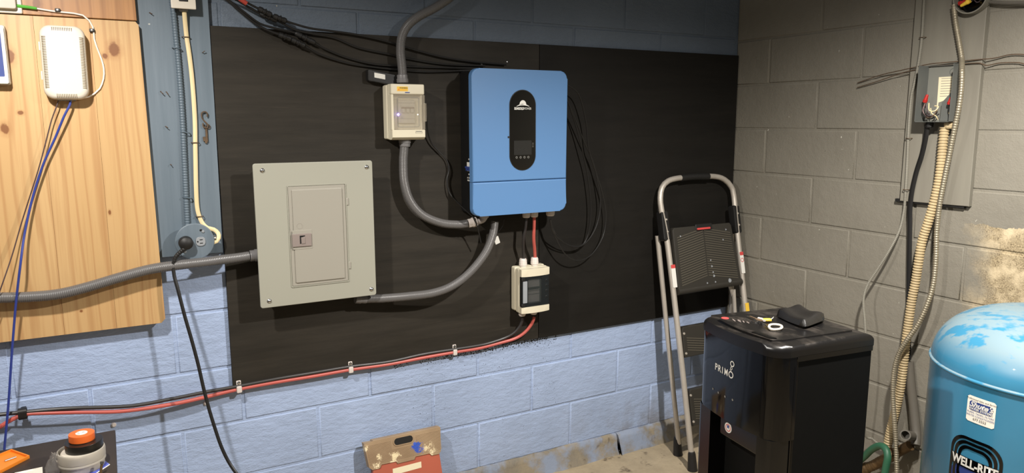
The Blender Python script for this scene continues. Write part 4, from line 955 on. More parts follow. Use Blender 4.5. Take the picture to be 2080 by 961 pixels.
# orange tray with bit
tr4 = [(-2.963,-0.162,0.6), (-2.914,-0.236,0.6), (-2.984,-0.315,0.6), (-3.041,-0.222,0.6)]
ot = thing('plastic_tray', 'shallow orange plastic tray on the black table', 'tray', tr4[1])
cpt = sum((Vector(p) for p in tr4), Vector()) / 4
q2 = [(p[0], p[1]) for p in tr4]; q3 = [(cpt.x + (p[0] - cpt.x) * .93, cpt.y + (p[1] - cpt.y) * .93) for p in tr4]
finish('tray_floor', prism(FL, q2, TZ + .0005, TZ + .003), M['orange'], ot)
finish('tray_rim', ring(FL, q2, q3, TZ + .002, TZ + .009), M['orange'], ot)
b0_, b1_ = Vector((-2.972,-0.236,0.606)), Vector((-2.947,-0.222,0.606))
o = finish('driver_bit', cyl(b0_, b1_, .0028, .0028, 8), M['chrome']); tag(o, 'small steel driver bit lying in the orange tray', 'bit')
pq = [(-2.942,-0.323,0.6), (-2.879,-0.319,0.6), (-2.869,-0.45,0.6), (-2.937,-0.441,0.6)]
o = finish('paper_card', prism(FL, [(p[0], p[1]) for p in pq], TZ + .0005, TZ + .002), M['white_paper']); tag(o, 'white paper card on the black table', 'paper')
bq = [(-2.813,-0.427,0.6), (-2.735,-0.343,0.6), (-2.718,-0.39,0.6), (-2.789,-0.48,0.6)]
o = thing('blue_card', 'blue and white card under the edge of the tub', 'card', bq[2])
finish('card_face', prism(FL, [(p[0], p[1]) for p in bq], TZ + .0014, TZ + .0018), M['blue_card'], o)
finish('card_edge', prism(FL, [(p[0] + .0015, p[1] - .0025) for p in bq], TZ + .0003, TZ + .0013), M['white_paper'], o)
p0 = Vector((-2.739,-0.448,0.605)); o = thing('anchor_bolt', 'small grey bolt standing on the card beside the tub', 'bolt', p0)
ax = Vector((.006, .006, .030))
finish('shank', tube([p0, p0 + ax * .8], .0033, 8), M['brass'], o)
finish('bolt_head', tube([p0 + ax * .8, p0 + ax], .0048, 6), M['zinc'], o)
# crumpled clear bag
cb = (-2.847,-0.377,0.6); t = BM(); rnd = random.Random(4)
bmesh.ops.create_icosphere(t, subdivisions=3, radius=1)
for v in t.verts:
    k = 1 + .22 * math.sin(v.co.x * 7 + v.co.z * 5) * math.cos(v.co.y * 8) + rnd.uniform(-.07, .07)
    hh_ = max(0, v.co.z)
    v.co = Vector((cb[0] + v.co.x * (.020 - .011 * hh_) * k + .004 * hh_, cb[1] - .012 + v.co.y * .016 * k, TZ + .0235 + v.co.z * (.040 if v.co.z > 0 else .022) * (k if v.co.z > 0 else 1)))
o = finish('plastic_bag', t, M['bag'], None, True, 50); tag(o, 'crumpled clear plastic bag beside the tub', 'bag')

# ------------------------------------------------------------------ water dispenser
DW, DD, DH = .322, .322, .985
wd2 = thing('water_dispenser', 'glossy black water dispenser in front of the ladder', 'water dispenser', (-1.082, -1.258, 0), local=True, rot=(0, 0, math.radians(-97)))
DF = Fr((0, -DD / 2, 0), (1, 0, 0), (0, 0, 1)); DS = Fr((DW / 2, 0, 0), (0, 1, 0), (0, 0, 1))
def outline(w, y0, y1, r, bulge):
    """plan outline: rounded, slightly bowed front at y0, square back at y1"""
    pts = [(w, y1), (-w, y1)]
    n = 6
    for i in range(n + 1):
        q = PI + PI / 2 * i / n; pts.append((-w + r + r * math.cos(q), y0 + r + r * math.sin(q)))
    for i in range(1, 8):
        a = -w + r + (2 * w - 2 * r) * i / 8; pts.append((a, y0 - bulge * math.sin(PI * i / 8)))
    for i in range(n + 1):
        q = 1.5 * PI + PI / 2 * i / n; pts.append((w - r + r * math.cos(q), y0 + r + r * math.sin(q)))
    return pts
finish('cabinet', prism(FL, [(-DW / 2 + .004, -DD / 2 + .06), (DW / 2 - .004, -DD / 2 + .06), (DW / 2 - .004, DD / 2), (-DW / 2 + .004, DD / 2)], .012, .945, .003, 1), M['disp_side'], wd2)
tp = finish('top_cover', prism(FL, outline(DW / 2, -DD / 2, DD / 2 + .002, .05, .012), .955, DH, .016, 5), M['disp_top'], wd2)
bay_t, bay_b = .735, .36
finish('side_trim', box(-DW / 2, DW / 2, -DD / 2 + .070, DD / 2 + .002, .940, .958, .002, 1), M['disp'], wd2)
fp = outline(DW / 2 - .002, -DD / 2 + .004, -DD / 2 + .075, .048, .010)
finish('front_panel', prism(FL, fp, bay_t, .957), M['disp_gloss'], wd2)
fl_ = outline(DW / 2 - .004, -DD / 2 + .008, -DD / 2 + .075, .046, .008)
finish('lower_panel', prism(FL, fl_, .012, bay_b), M['disp'], wd2)
# dispensing bay: two cheeks and a recessed back
for s in (-1, 1):
    xo, xi = s * (DW / 2 - .004), s * (.085 if s < 0 else .105)
    pts = [(xo, -DD / 2 + .075), (xo, -DD / 2 + .055), (xo * .985, -DD / 2 + .032), (xo * .93, -DD / 2 + .014), (xo * .84, -DD / 2 + .007), (xi, -DD / 2 + .003), (xi, -DD / 2 + .075)]
    finish('bay_cheek', prism(FL, pts, bay_b, bay_t), M['disp'], wd2)
finish('bay_back', box(-.09, .11, -DD / 2 + .066, -DD / 2 + .074, bay_b, bay_t), M['disp_gloss'], wd2)
finish('drip_tray', box(-.083, .103, -DD / 2 + .004, -DD / 2 + .066, bay_b, bay_b + .02, .003, 1), M['disp'], wd2)
for xx in (-.035, .045):
    finish('spout', lathe([(.006, 0), (.008, .004), (.010, .03), (0, .03)], (xx, -DD / 2 + .04, bay_t - .028), 14), M['rubber'], wd2)
# lid lip and finger slot on top
pts = []
for i in range(13):
    a = -.105 + .215 * i / 12; pts.append((a, -DD / 2 + .034 - .013 * math.sin(PI * i / 12)))
lid_pts = pts + [(.118, -DD / 2 + .060), (.118, DD / 2 - .03), (-.118, DD / 2 - .03), (-.118, -DD / 2 + .060)]
finish('lid', prism(FL, lid_pts, DH - .002, DH + .0035, .002, 2), M['disp_top'], wd2)
slot = [(a, b - .002) for a, b in pts] + [(a, b - .0065) for a, b in pts[::-1]]
finish('lid_gap', prism(FL, slot, DH - .001, DH + .0006), M['glass_black'], wd2)
finish('lid_pull', prism(FL, [(.035, -DD / 2 + .030), (.098, -DD / 2 + .034), (.106, -DD / 2 + .050), (.04, -DD / 2 + .046)], DH + .003, DH + .007, .002, 2), M['disp'], tp)
a_, b_ = (-0.036,0.983)
finish('round_sticker', lathe([(0, .0012), (.0105, .0012), (.0105, 0)], (-.106, -DD / 2 + .056, DH + .0032), 22), M['red_sticker'], tp)
for (x_, y_, l_, ang) in ((-.080, -.095, .030, .35), (-.066, -.088, .026, .2), (-.058, -.080, .022, .5), (-.074, -.082, .018, .1), (-.046, -.075, .020, .25)):
    F2 = Fr((x_, y_, DH + .0034), (math.cos(ang), -math.sin(ang), 0), (math.sin(ang), math.cos(ang), 0))
    finish('scuff', prism(F2, [(-l_ / 2, 0), (-l_ * .1, -.0022), (l_ / 2, -.001), (l_ * .2, .0016)], 0, .0004), M['latch'], tp)
# lettering
def bowed(a, b, d):
    """a point on the bowed front panel"""
    w = DW / 2 - .002; r = .048; q = (a + w - r) / (2 * w - 2 * r)
    return Vector((a, -DD / 2 + .004 - .010 * math.sin(PI * max(0, min(1, q))) - d, b))
def ftext(name, s, size, a, b, m, **k):
    bm = text_bm(s, size, lambda x, y, e: bowed(a + x, b + y, .0006 + e), **k)
    me = bpy.data.meshes.new(name); bm.to_mesh(me); bm.free(); me.materials.append(m)
    o = bpy.data.objects.new(name, me); C.objects.link(o); o.parent = fpo; return o
fpo = [o for o in wd2.children if o.name.startswith('front_panel')][0] if wd2.children else None
fpo = bpy.data.objects['front_panel']
def fdisc(name, a, b, r, ri, m, n=22):
    t = BM(); A = []
    for rad in ((r, ri) if ri else (r,)):
        A.append([t.verts.new(bowed(a + rad * math.cos(2 * PI * i / n), b + rad * math.sin(2 * PI * i / n), .0008)) for i in range(n)])
    if ri:
        for i in range(n): t.faces.new((A[0][i], A[0][(i + 1) % n], A[1][(i + 1) % n], A[1][i]))
    else: t.faces.new(A[0])
    return finish(name, t, M[m], fpo, False)
LTR = [('P', (-0.06,0.865), .026), ('R', (-0.044,0.864), .026), ('I', (-0.03,0.864), .026), ('M', (-0.013,0.864), .026)]
zb_ = sum(q[1][1] for q in LTR) / 4 + .004
for ch, (a_, b_), sz in LTR:
    ftext('brand_letter', ch, sz, a_ - (.001 if ch == 'M' else 0), zb_, M['white_print'], bold=.0005, sx=.78 if ch == 'M' else .95)
a_ = (0.005,0.865)[0]
fdisc('brand_letter_ring', a_ + .001, zb_, .0098, .0066, 'white_print')
for (du, dz, r_o, r_i) in ((.002, .0205, .0042, .0026), (-.0005, .0150, .0032, .0019), (.0045, .0330, .0082, .0054)):
    fdisc('brand_bubble', a_ + du, zb_ + dz - .002, r_o, r_i, 'white_print')
for q in ((-0.072,0.801), (-0.045,0.8), (-0.014,0.8), (0.017,0.802)):
    fdisc('indicator_icon', q[0], q[1], .0032, None, 'grey_print', 10)
q = (-0.016,0.706)
noz = finish('spout_cover', box(-.060, .104, -DD / 2 + .016, -DD / 2 + .066, bay_t - .062, bay_t - .001, .006, 2), M['disp'], wd2)
DN = Fr((0, -DD / 2 + .016, 0), (1, 0, 0), (0, 0, 1))
finish('round_label', prism(DN, circ(-.022, .704, .0145, 24), 0, .0008), M['white_print'], noz)
finish('round_label_print', ring(DN, circ(-.022, .704, .0105, 20), circ(-.022, .704, .0085, 20), .0006, .0011), M['red_sticker'], noz)
finish('round_label_mark', prism(DN, [(-.026, .703), (-.018, .703), (-.018, .711), (-.026, .711)], .0006, .0011), M['label_blue'], noz)
# louvres in the side sheet
t = BM()
for col in (0, 1):
    for i in range(8):
        b0 = .500 - i * .022
        y0_ = -.075 + col * .105
        L_ = finish('louvre', prism(DS, [(y0_, b0), (y0_ + .085, b0), (y0_ + .085, b0 + .009), (y0_, b0 + .009)], -.005, -.0005, .002, 1), M['disp_side'], wd2)
finish('side_screw', lathe([(0, .003), (.004, .002), (.005, 0)], DS.p(.02, .545, -.004), 10, (1, 0, 0)), M['zinc'], wd2)
finish('side_seam', prism(DS, [(-.098, .02), (-.095, .02), (-.095, .93), (-.098, .93)], -.004, -.002), M['disp_gloss'], wd2)

# pouch and keys on the dispenser
TOPZ = DH + .0035
c0 = Vector((-1.033,-1.278,0.995))
t = BM(); nu, nv = 18, 14; grid = {}
Pq = [Vector((-1.038,-1.193,0.99)), Vector((-1.081,-1.333,0.99)), Vector((-0.955,-1.305,0.99)), Vector((-0.923,-1.182,0.99))]
rnd = random.Random(9)
def pouch(u, v, side):
    e = max(abs(2 * u - 1), abs(2 * v - 1)); edge = max(0, 1 - e ** 5)
    base = Pq[0].lerp(Pq[1], v).lerp(Pq[3].lerp(Pq[2], v), u)
    corner = abs(2 * u - 1) * abs(2 * v - 1)
    base = base.lerp((Pq[0] + Pq[1] + Pq[2] + Pq[3]) / 4, .10 * corner ** 4)
    wave = .0042 * math.sin(6.5 * v + .6 + 1.2 * u) + .0022 * math.sin(9 * u + 2 * v)
    h = (.019 + wave) * edge ** .45
    lift = .0035 + .008 * max(0, v - .5)
    return Vector((base.x, base.y, TOPZ + .0005 + (lift + h if side else lift * .35 * (1 - edge))))
for side in (0, 1):
    for i in range(nu + 1):
        for j in range(nv + 1):
            if side == 0 and (i in (0, nu) or j in (0, nv)): grid[0, i, j] = None; continue
            grid[side, i, j] = t.verts.new(pouch(i / nu, j / nv, side))
for i in range(nu + 1):
    for j in range(nv + 1):
        if grid[0, i, j] is None: grid[0, i, j] = grid[1, i, j]
for side in (0, 1):
    for i in range(nu):
        for j in range(nv):
            f_ = [grid[side, i, j], grid[side, i + 1, j], grid[side, i + 1, j + 1], grid[side, i, j + 1]]
            t.faces.new(f_ if side else f_[::-1])
o = finish('leather_pouch', t, M['leather'], None, True, 70); tag(o, 'crumpled black leather pouch on top of the dispenser', 'pouch')
kz = TOPZ
kr = thing('key_bunch', 'bunch of keys with a white carabiner and yellow tag on the dispenser', 'keys', (-1.114,-1.223,0.988))
def kf(u, v): return Vector((-1.114,-1.223,0.988))
cb_ = [(-1.137,-1.265,0.994), (-1.126,-1.263,0.994), (-1.114,-1.27,0.994), (-1.112,-1.28,0.994), (-1.121,-1.293,0.994), (-1.138,-1.302,0.994), (-1.154,-1.302,0.994), (-1.162,-1.294,0.994), (-1.153,-1.278,0.994), (-1.137,-1.265,0.994)]
finish('carabiner', hose(cb_, .0034, 8, .004), M['white_plastic'], kr)
finish('split_ring', hose([(-1.155,-1.278,0.993), (-1.141,-1.254,0.993), (-1.138,-1.241,0.995), (-1.134,-1.226,0.995)], .0016, 6, .004), M['zinc'], kr)
def keyblade(p0, p1, w, m, z):
    p0 = Vector(p0); p1 = Vector(p1); F2 = Fr((p0.x, p0.y, z), (p1.x - p0.x, p1.y - p0.y, 0), (-(p1.y - p0.y), p1.x - p0.x, 0)); L = (Vector((p1.x, p1.y)) - Vector((p0.x, p0.y))).length
    pts = [(0, -w)] + [(L * .5, -w)] + [(L * .56, -w * 2), (L * .72, -w * 2.6), (L * .9, -w * 2.4), (L, -w), (L, w), (L * .9, w * 2.4), (L * .72, w * 2.6), (L * .56, w * 2), (L * .5, w), (L * .35, w * .7), (L * .3, w), (L * .2, w * .6), (L * .12, w), (0, w * .3)]
    return finish('key_blade', prism(F2, pts, 0, .0022), M[m], kr)
keyblade((-1.134,-1.172,0.989), (-1.127,-1.223,0.989), .0030, 'chrome', kz + .0006)
keyblade((-1.114,-1.166,0.989), (-1.12,-1.221,0.989), .0030, 'zinc', kz + .0032)
keyblade((-1.116,-1.177,0.989), (-1.125,-1.229,0.989), .0026, 'rust', kz + .0058)
finish('key_fob', hose([(-1.103,-1.195,0.993), (-1.101,-1.208,0.993), (-1.115,-1.227,0.994)], .005, 8, .004, None, (.5, (0, 0, 1))), M['fit_light'], kr)
finish('yellow_tag', hose([(-1.109,-1.219,0.994), (-1.103,-1.226,0.995), (-1.093,-1.228,0.994)], .0068, 10, .004, None, (.7, (0, 0, 1))), M['yellow'], kr)
finish('key_tip', hose([(-1.09,-1.225,0.993), (-1.081,-1.226,0.996), (-1.077,-1.227,1)], .0022, 6, .004), M['zinc'], kr)

# ------------------------------------------------------------------ pressure tank
TC = Vector((-.36, -1.60, 0)); TR = .303; TS = .84; TH = .165
tk = thing('pressure_tank', 'blue steel water pressure tank with a dusty domed top', 'water tank', TC)
prof = [(TR * .80, .012), (TR * .97, .03), (TR, .05), (TR, TS)]
finish('shell', lathe([(0, .012)] + prof, TC, 72), M['tank'], tk, True, 60)
dome = [(TR - .002, TS - .004)] + [(TR * max(0.0, math.cos(a)) ** .62 * 1.0, TS + TH * math.sin(a) ** 1.0) for a in [PI / 2 * i / 22 for i in range(23)]]
finish('dome', lathe(dome, TC, 72), M['tank'], tk, True, 70)
finish('seam', lathe([(TR - .002, TS - .006), (TR + .0035, TS - .004), (TR + .005, TS), (TR + .0035, TS + .004), (TR - .003, TS + .007)], TC, 72), M['tank'], tk, True, 80)
finish('base_ring', lathe([(TR * .80, 0), (TR * .82, .0), (TR * .82, .03), (TR * .78, .03)], TC, 48), M['black'], tk)
def cylf(th0, z0):
    """wrap flat artwork round the tank: a to the viewer's right"""
    def f(a, b, d):
        th = th0 + a / TR
        return Vector((TC.x + (TR + d) * math.cos(th), TC.y + (TR + d) * math.sin(th), z0 + b))
    return f
def wrap(name, outline_, fn, d, m, parent, hole=None):
    t = BM()
    if hole:
        n = len(outline_); A = [t.verts.new(fn(a, b, d)) for a, b in outline_]; B_ = [t.verts.new(fn(a, b, d)) for a, b in hole]
        for i in range(n): t.faces.new((A[i], A[(i + 1) % n], B_[(i + 1) % n], B_[i]))
    else:
        # split into vertical strips so the patch follows the curve
        lo, hi = min(a for a, b in outline_), max(a for a, b in outline_); n = 14; cols = []
        def span(x):
            ys = []
            m_ = len(outline_)
            for i in range(m_):
                (a0, b0), (a1, b1) = outline_[i], outline_[(i + 1) % m_]
                if min(a0, a1) - 1e-9 <= x <= max(a0, a1) + 1e-9:
                    ys += [b0, b1] if abs(a1 - a0) < 1e-9 else [b0 + (b1 - b0) * (x - a0) / (a1 - a0)]
            return min(ys), max(ys)
        for i in range(n + 1):
            x = lo + (hi - lo) * i / n; y0, y1 = span(x); cols.append((t.verts.new(fn(x, y0, d)), t.verts.new(fn(x, y1, d))))
        for A, B_ in zip(cols, cols[1:]): t.faces.new((A[0], B_[0], B_[1], A[1]))
    return finish(name, t, M[m], parent, True, 80)
def wtext(name, s, size, fn, a, b, d, m, parent, **k):
    bm = text_bm(s, size, lambda x, y, e: fn(a + x, b + y, d), **k)
    bmesh.ops.translate(bm, verts=bm.verts, vec=-SH[parent.name])
    me = bpy.data.meshes.new(name); bm.to_mesh(me); bm.free(); me.materials.append(M[m])
    o = bpy.data.objects.new(name, me); C.objects.link(o); o.parent = parent; SH[o.name] = SH[parent.name]; return o
s_tl, s_tr, s_br, s_bl = (-3.353,0.8), (-3.098,0.801), (-3.108,0.729), (-3.362,0.727)
th_c = (s_tl[0] + s_tr[0] + s_br[0] + s_bl[0]) / 4; z_c = (s_tl[1] + s_tr[1] + s_br[1] + s_bl[1]) / 4
SWd = ((s_tr[0] - s_tl[0]) + (s_br[0] - s_bl[0])) / 2 * TR; SHt = ((s_tl[1] - s_bl[1]) + (s_tr[1] - s_br[1])) / 2
fs = cylf(th_c, z_c); w2, h2 = SWd / 2, SHt / 2
sk = wrap('service_sticker', rrect(-w2, w2, -h2, h2, .004, 3), fs, .0006, 'white_paper', tk)
wrap('sticker_band', rrect(-w2 * .82, w2 * .82, -h2 * .10, h2 * .62, .004, 3), fs, .0010, 'label_blue', sk)
wtext('sticker_text', 'Professional Sales and Service', h2 * .19, fs, 0, h2 * .78, .0012, 'dark_print', sk, shear=.25)
wtext('sticker_text', "Shute's", h2 * .58, fs, 0, h2 * .36, .0014, 'white_print', sk, shear=.4, bold=.0007, sx=1.05)
wtext('sticker_text', 'WATER SYSTEMS', h2 * .245, fs, 0, h2 * .03, .0014, 'white_print', sk, bold=.0003, sx=.98)
wtext('sticker_text', 'PUMPS, TANKS, FILTERS', h2 * .19, fs, 0, -h2 * .27, .0012, 'label_blue', sk)
wtext('sticker_text', 'WATER CONDITIONERS', h2 * .19, fs, 0, -h2 * .49, .0012, 'label_blue', sk)
wtext('sticker_text', '677.5552', h2 * .27, fs, 0, -h2 * .74, .0012, 'dark_print', sk)
def dense(a0, a1, b0, b1, r, n):
    P = rrect(a0, a1, b0, b1, r, n); out = []
    for i in range(len(P)):
        (x0, y0), (x1, y1) = P[i], P[(i + 1) % len(P)]; out.append((x0, y0))
        if i % (n + 1) == n: out += [(x0 + (x1 - x0) * k / 10, y0 + (y1 - y0) * k / 10) for k in range(1, 10)]
    return out
# brand emblem: three nested arches over a band of lettering
e_l, e_r, e_t = (-3.483,0.605), (-3.003,0.627), (-3.277,0.679)
th_e = (e_l[0] + e_r[0]) / 2; EW = (e_r[0] - e_l[0]) * TR / 2
z_band = ((-3.427,0.598)[1] + (-3.05,0.617)[1]) / 2
fe = cylf(th_e, z_band)
ETp = (-3.264,0.682)[1] - z_band
emb = wrap('emblem_field', rrect(-EW * .93, EW * .93, -EW * 1.1, -.015, .02, 4), fe, .0005, 'label_blue', tk)
for k in range(3):
    o_ = 1 - .17 * k; i_ = o_ - .115
    wrap('emblem_arch', dense(-EW * o_, EW * o_, -EW * 1.3 * o_, ETp - EW * (1 - o_), EW * .62 * o_, 9), fe, .0009 + .0001 * k, 'glass_black', tk,
         dense(-EW * i_, EW * i_, -EW * 1.3 * i_, ETp - EW * (1 - i_) , EW * .62 * i_, 9))
wrap('emblem_band', [(-EW * .99, -.016), (EW * .99, -.016), (EW * .99, .016), (-EW * .99, .016)], fe, .0014, 'glass_black', tk)
wtext('emblem_text', 'WELL-RITE', .034, fe, 0, 0, .0018, 'white_print', tk, bold=.0012, sx=EW * 1.86 / .172)

# ------------------------------------------------------------------ right wall: board, junction box, cables
gb = finish('backing_board', prism(WR, [(.882, 1.233), (1.138, 1.237), (1.133, 2.4), (.880, 2.4)], .001, .020, .0015, 1), M['grey_board'])
tag(gb, 'grey painted vertical board behind the open junction box', 'board')
o = finish('board_strip', prism(WR, [(.860, 1.229), (1.120, 1.229), (1.120, 1.240), (.860, 1.240)], .0005, .0155), M['rubber']); tag(o, 'thin dark strip peeking from under the grey board', 'strip')
jb = thing('junction_box', 'open grey junction box with loose wires on the grey board', 'junction box', (-.021, -1.01, 1.53))
jy0, jy1, jz0, jz1, jd = .953, 1.079, 1.531, 1.731, .082
finish('back_plate', prism(WR, rrect(jy0, jy1, jz0, jz1, .002, 1), .0205, .0225), M['jbox_in'], jb)
for nm, (a0, a1, b0, b1) in (('side_wall', (jy0, jy0 + .002, jz0, jz1)), ('side_wall', (jy1 - .002, jy1, jz0, jz1)), ('bottom_wall', (jy0, jy1, jz0, jz0 + .002)), ('top_wall', (jy0, jy1, jz1 - .002, jz1))):
    finish(nm, prism(WR, [(a0, b0), (a1, b0), (a1, b1), (a0, b1)], .021, jd if nm != 'top_wall' else .03), M['jbox'], jb)
finish('knockout', ring(Fr((0, -jy1 - .0005, 0), (1, 0, 0), (0, 0, 1)), circ(-.042, 1.555, .010, 16), circ(-.042, 1.555, .0082, 16), -.0005, .0008), M['jbox_in'], jb)
finish('knockout', ring(WR, circ(1.044, 1.706, .013, 18), circ(1.044, 1.706, .0115, 18), .0225, .0236), M['jbox'], jb)
finish('knockout_stain', prism(WR, [(1.040, 1.697), (1.050, 1.700), (1.048, 1.712), (1.041, 1.706)], .0225, .0231), M['rust_dark'], jb)
pp = finish('instruction_sheet', prism(WR, [(1.000, 1.60), (1.050, 1.617), (1.077, 1.628), (1.077, 1.690), (.994, 1.690), (.996, 1.575), (1.000, 1.570)], .0226, .0234), M['paper'], jb)
for i in range(8):
    finish('print_line', prism(WR, [(1.004, 1.6835 - i * .0088), (1.066 - (.02 if i % 3 == 2 else 0), 1.6835 - i * .0088), (1.066 - (.02 if i % 3 == 2 else 0), 1.6852 - i * .0088), (1.004, 1.6852 - i * .0088)], .0233, .0237), M['grey_print'], pp)
finish('divider', prism(WR, [(1.022, 1.534), (1.074, 1.534), (1.074, 1.632), (1.052, 1.632), (1.024, 1.600)], .040, .042), M['jbox'], jb)
wires = [('red_wire', .0022, 'maroon', [(.975, 1.60, .06), (.972, 1.57, .065), (.990, 1.55, .06), (1.010, 1.556, .05)]),
         ('black_wire', .0020, 'cable_black', [(.966, 1.585, .05), (.975, 1.55, .05), (1.0, 1.543, .055), (1.02, 1.56, .045)]),
         ('black_wire', .0018, 'cable_black', [(.96, 1.602, .055), (.967, 1.59, .06), (.985, 1.56, .068), (1.015, 1.548, .06)]),
         ('cream_wire', .0021, 'cream_jacket', [(.985, 1.598, .055), (.995, 1.572, .065), (1.012, 1.57, .06), (1.018, 1.585, .05), (1.004, 1.588, .05)]),
         ('cream_wire', .0018, 'cream_jacket', [(.990, 1.58, .05), (1.005, 1.562, .066), (1.018, 1.552, .06), (1.02, 1.540, .05)]),
         ('brown_wire', .0020, 'brown_wire', [(.972, 1.59, .05), (.985, 1.562, .055), (1.005, 1.552, .065), (1.018, 1.565, .06)]),
         ('copper_wire', .0015, 'brass', [(.978, 1.548, .055), (.995, 1.545, .068), (1.012, 1.552, .07), (1.019, 1.575, .055)]),
         ('white_wire', .0018, 'cream_jacket', [(1.060, 1.56, .055), (1.066, 1.575, .06), (1.070, 1.59, .055)]),
         ('black_wire', .0018, 'cable_black', [(1.056, 1.59, .05), (1.064, 1.58, .065), (1.068, 1.555, .06)])]
for nm, r, m, P in wires:
    finish(nm, hose([WR.p(*q) for q in P], r, 6, .006), M[m], jb)
def nut(p, d, m, parent, nm='wire_nut'):
    p = Vector(p); d = Vector(d)
    return finish(nm, tube([p, p + d * .3, p + d * .32, p + d * .9, p + d], 1, 10, lambda i: (.0075, .0085, .0070, .0052, .003)[i]), M[m], parent)
nut(WR.p(.972, 1.601, .060), WR.ex * .008 + WR.ez * .028, 'red_nut', jb)
nut(WR.p(1.060, 1.592, .058), WR.ex * .006 + WR.ez * .026, 'red_nut', jb)
for zz in (1.548, 1.541):
    finish('ground_screw', lathe([(0, .004), (.005, .003), (.006, 0)], WR.p(.962, zz, .028), 10, (-1, 0, 0)), M['zinc'], jb)
gland(WR.p(.994, jz0 + .001, .055), .0135, .022, jb, False, 'rubber', 'cable_clamp')
gland(WR.p(1.062, jz0 + .001, .050), .0165, .024, jb, False, 'cream_corr', 'cable_clamp')

r_th = [(-0.028,-0.919,2.018),(-0.028,-0.918,1.967),(-0.028,-0.921,1.842),(-0.028,-0.917,1.75),(-0.028,-0.907,1.671),(-0.026,-0.898,1.618),(-0.026,-0.898,1.509),(-0.024,-0.902,1.381),(-0.024,-0.905,1.279),(-0.018,-0.901,1.194),(-0.03,-0.896,1.118),(-0.05,-0.875,1.04),(-0.065,-0.842,0.962),(-0.075,-0.814,0.899),(-0.085,-0.808,0.849),(-0.09,-0.814,0.807),(-0.095,-0.828,0.751),(-0.1,-0.846,0.626),(-0.1,-0.85,0.465),(-0.06,-0.841,0.287),(-0.03,-0.855,0.26),(-0.02,-0.884,0.242),(-0.02,-0.911,0.232)]
o = thing('armoured_cable', 'thin painted armoured cable left of the junction box, bowing behind the dispenser', 'cable', r_th[-1])
finish('armour', ribbed([Vector(p) for p in r_th], .0052, .0062, .16, 8), M['bx_paint'], o)
for (uu) in ((-0.03,-0.923,1.835), (-0.03,-0.902,1.471), (-0.03,-0.908,1.279)):
    finish('staple', hose([(uu[0] + .008, uu[1] + .011, uu[2]), (uu[0] - .003, uu[1] + .008, uu[2]), (uu[0] - .003, uu[1] - .008, uu[2]), (uu[0] + .008, uu[1] - .011, uu[2])], .0014, 6, .004), M['rust'], o)
cable('house_cable', [(-0.055,-0.985,1.524),(-0.05,-0.982,1.483),(-0.04,-0.967,1.417),(-0.03,-0.945,1.35),(-0.026,-0.931,1.272),(-0.022,-0.927,1.206),(-0.02,-0.932,1.122),(-0.02,-0.94,1.009),(-0.018,-0.947,0.895),(-0.02,-0.959,0.763),(-0.02,-0.971,0.629)], .0095, 'cable_black', 'flat black cable dropping from the junction box', step=.012, flat=(.55, (-1, 0, 0)))
P_ = [Vector(p) for p in [(-0.05,-1.047,1.512),(-0.052,-1.047,1.458),(-0.055,-1.049,1.389),(-0.055,-1.046,1.318),(-0.055,-1.035,1.243),(-0.055,-1.02,1.169),(-0.055,-1.004,1.097),(-0.055,-0.998,1.022),(-0.05,-0.99,0.946),(-0.05,-0.982,0.878),(-0.05,-0.978,0.81),(-0.05,-0.973,0.713),(-0.05,-0.97,0.614),(-0.05,-0.965,0.504),(-0.05,-0.954,0.42),(-0.05,-0.941,0.334),(-0.05,-0.933,0.259)]]
o = thing('corrugated_conduit', 'thick cream corrugated conduit dropping from the junction box', 'conduit', P_[-1])
finish('corrugated_tube', ribbed(P_, .0165, .0105, .16, 12), M['cream_corr'], o)
P_ = [Vector(p) for p in [(-0.045,-1.037,1.933),(-0.045,-1.042,1.907),(-0.04,-1.048,1.866),(-0.04,-1.064,1.806),(-0.045,-1.081,1.75),(-0.095,-1.115,1.701),(-0.1,-1.121,1.657),(-0.1,-1.12,1.594),(-0.09,-1.105,1.508),(-0.08,-1.09,1.422),(-0.075,-1.078,1.339),(-0.07,-1.065,1.232),(-0.065,-1.061,1.139),(-0.065,-1.067,1.035),(-0.07,-1.068,0.945),(-0.08,-1.058,0.87),(-0.09,-1.038,0.796),(-0.1,-1.006,0.725),(-0.1,-0.979,0.664),(-0.1,-0.967,0.592),(-0.1,-0.97,0.505),(-0.1,-0.985,0.402),(-0.1,-0.998,0.317),(-0.11,-1.018,0.206),(-0.12,-1.037,0.118)]]
o = thing('armoured_cable', 'shiny silver armoured cable crossing over the cream corrugated conduit', 'cable', P_[-1])
finish('armour', ribbed(P_, .0092, .0088, .15, 10), M['bx'], o)
cable('rusty_wire', [(-0.008,-0.657,1.686),(-0.012,-0.76,1.711),(-0.02,-0.845,1.723),(-0.03,-0.912,1.731),(-0.035,-0.966,1.738),(-0.03,-1.042,1.74),(-0.026,-1.123,1.742),(-0.012,-1.172,1.744),(-0.01,-1.209,1.751),(-0.01,-1.235,1.752),(-0.01,-1.262,1.749),(-0.01,-1.291,1.745)], .0018, 'rust_dark', 'upper rusty wire stretched across the grey wall', group='rusty wires', n=6)
cable('rusty_wire', [(-0.008,-0.656,1.667),(-0.012,-0.741,1.686),(-0.02,-0.846,1.712),(-0.024,-0.909,1.722),(-0.026,-0.979,1.73),(-0.026,-1.049,1.731),(-0.026,-1.133,1.73),(-0.016,-1.149,1.721),(-0.01,-1.188,1.727),(-0.01,-1.231,1.726),(-0.01,-1.249,1.724),(-0.01,-1.287,1.711)], .0018, 'rust_dark', 'lower rusty wire stretched across the grey wall', group='rusty wires', n=6)
rb = thing('round_junction_box', 'round open box with wire nuts at the top of the grey board', 'junction box', (-0.03,-1.081,1.961))
q = (-0.045,-1.093,1.954); ay, az = -q[1], q[2]
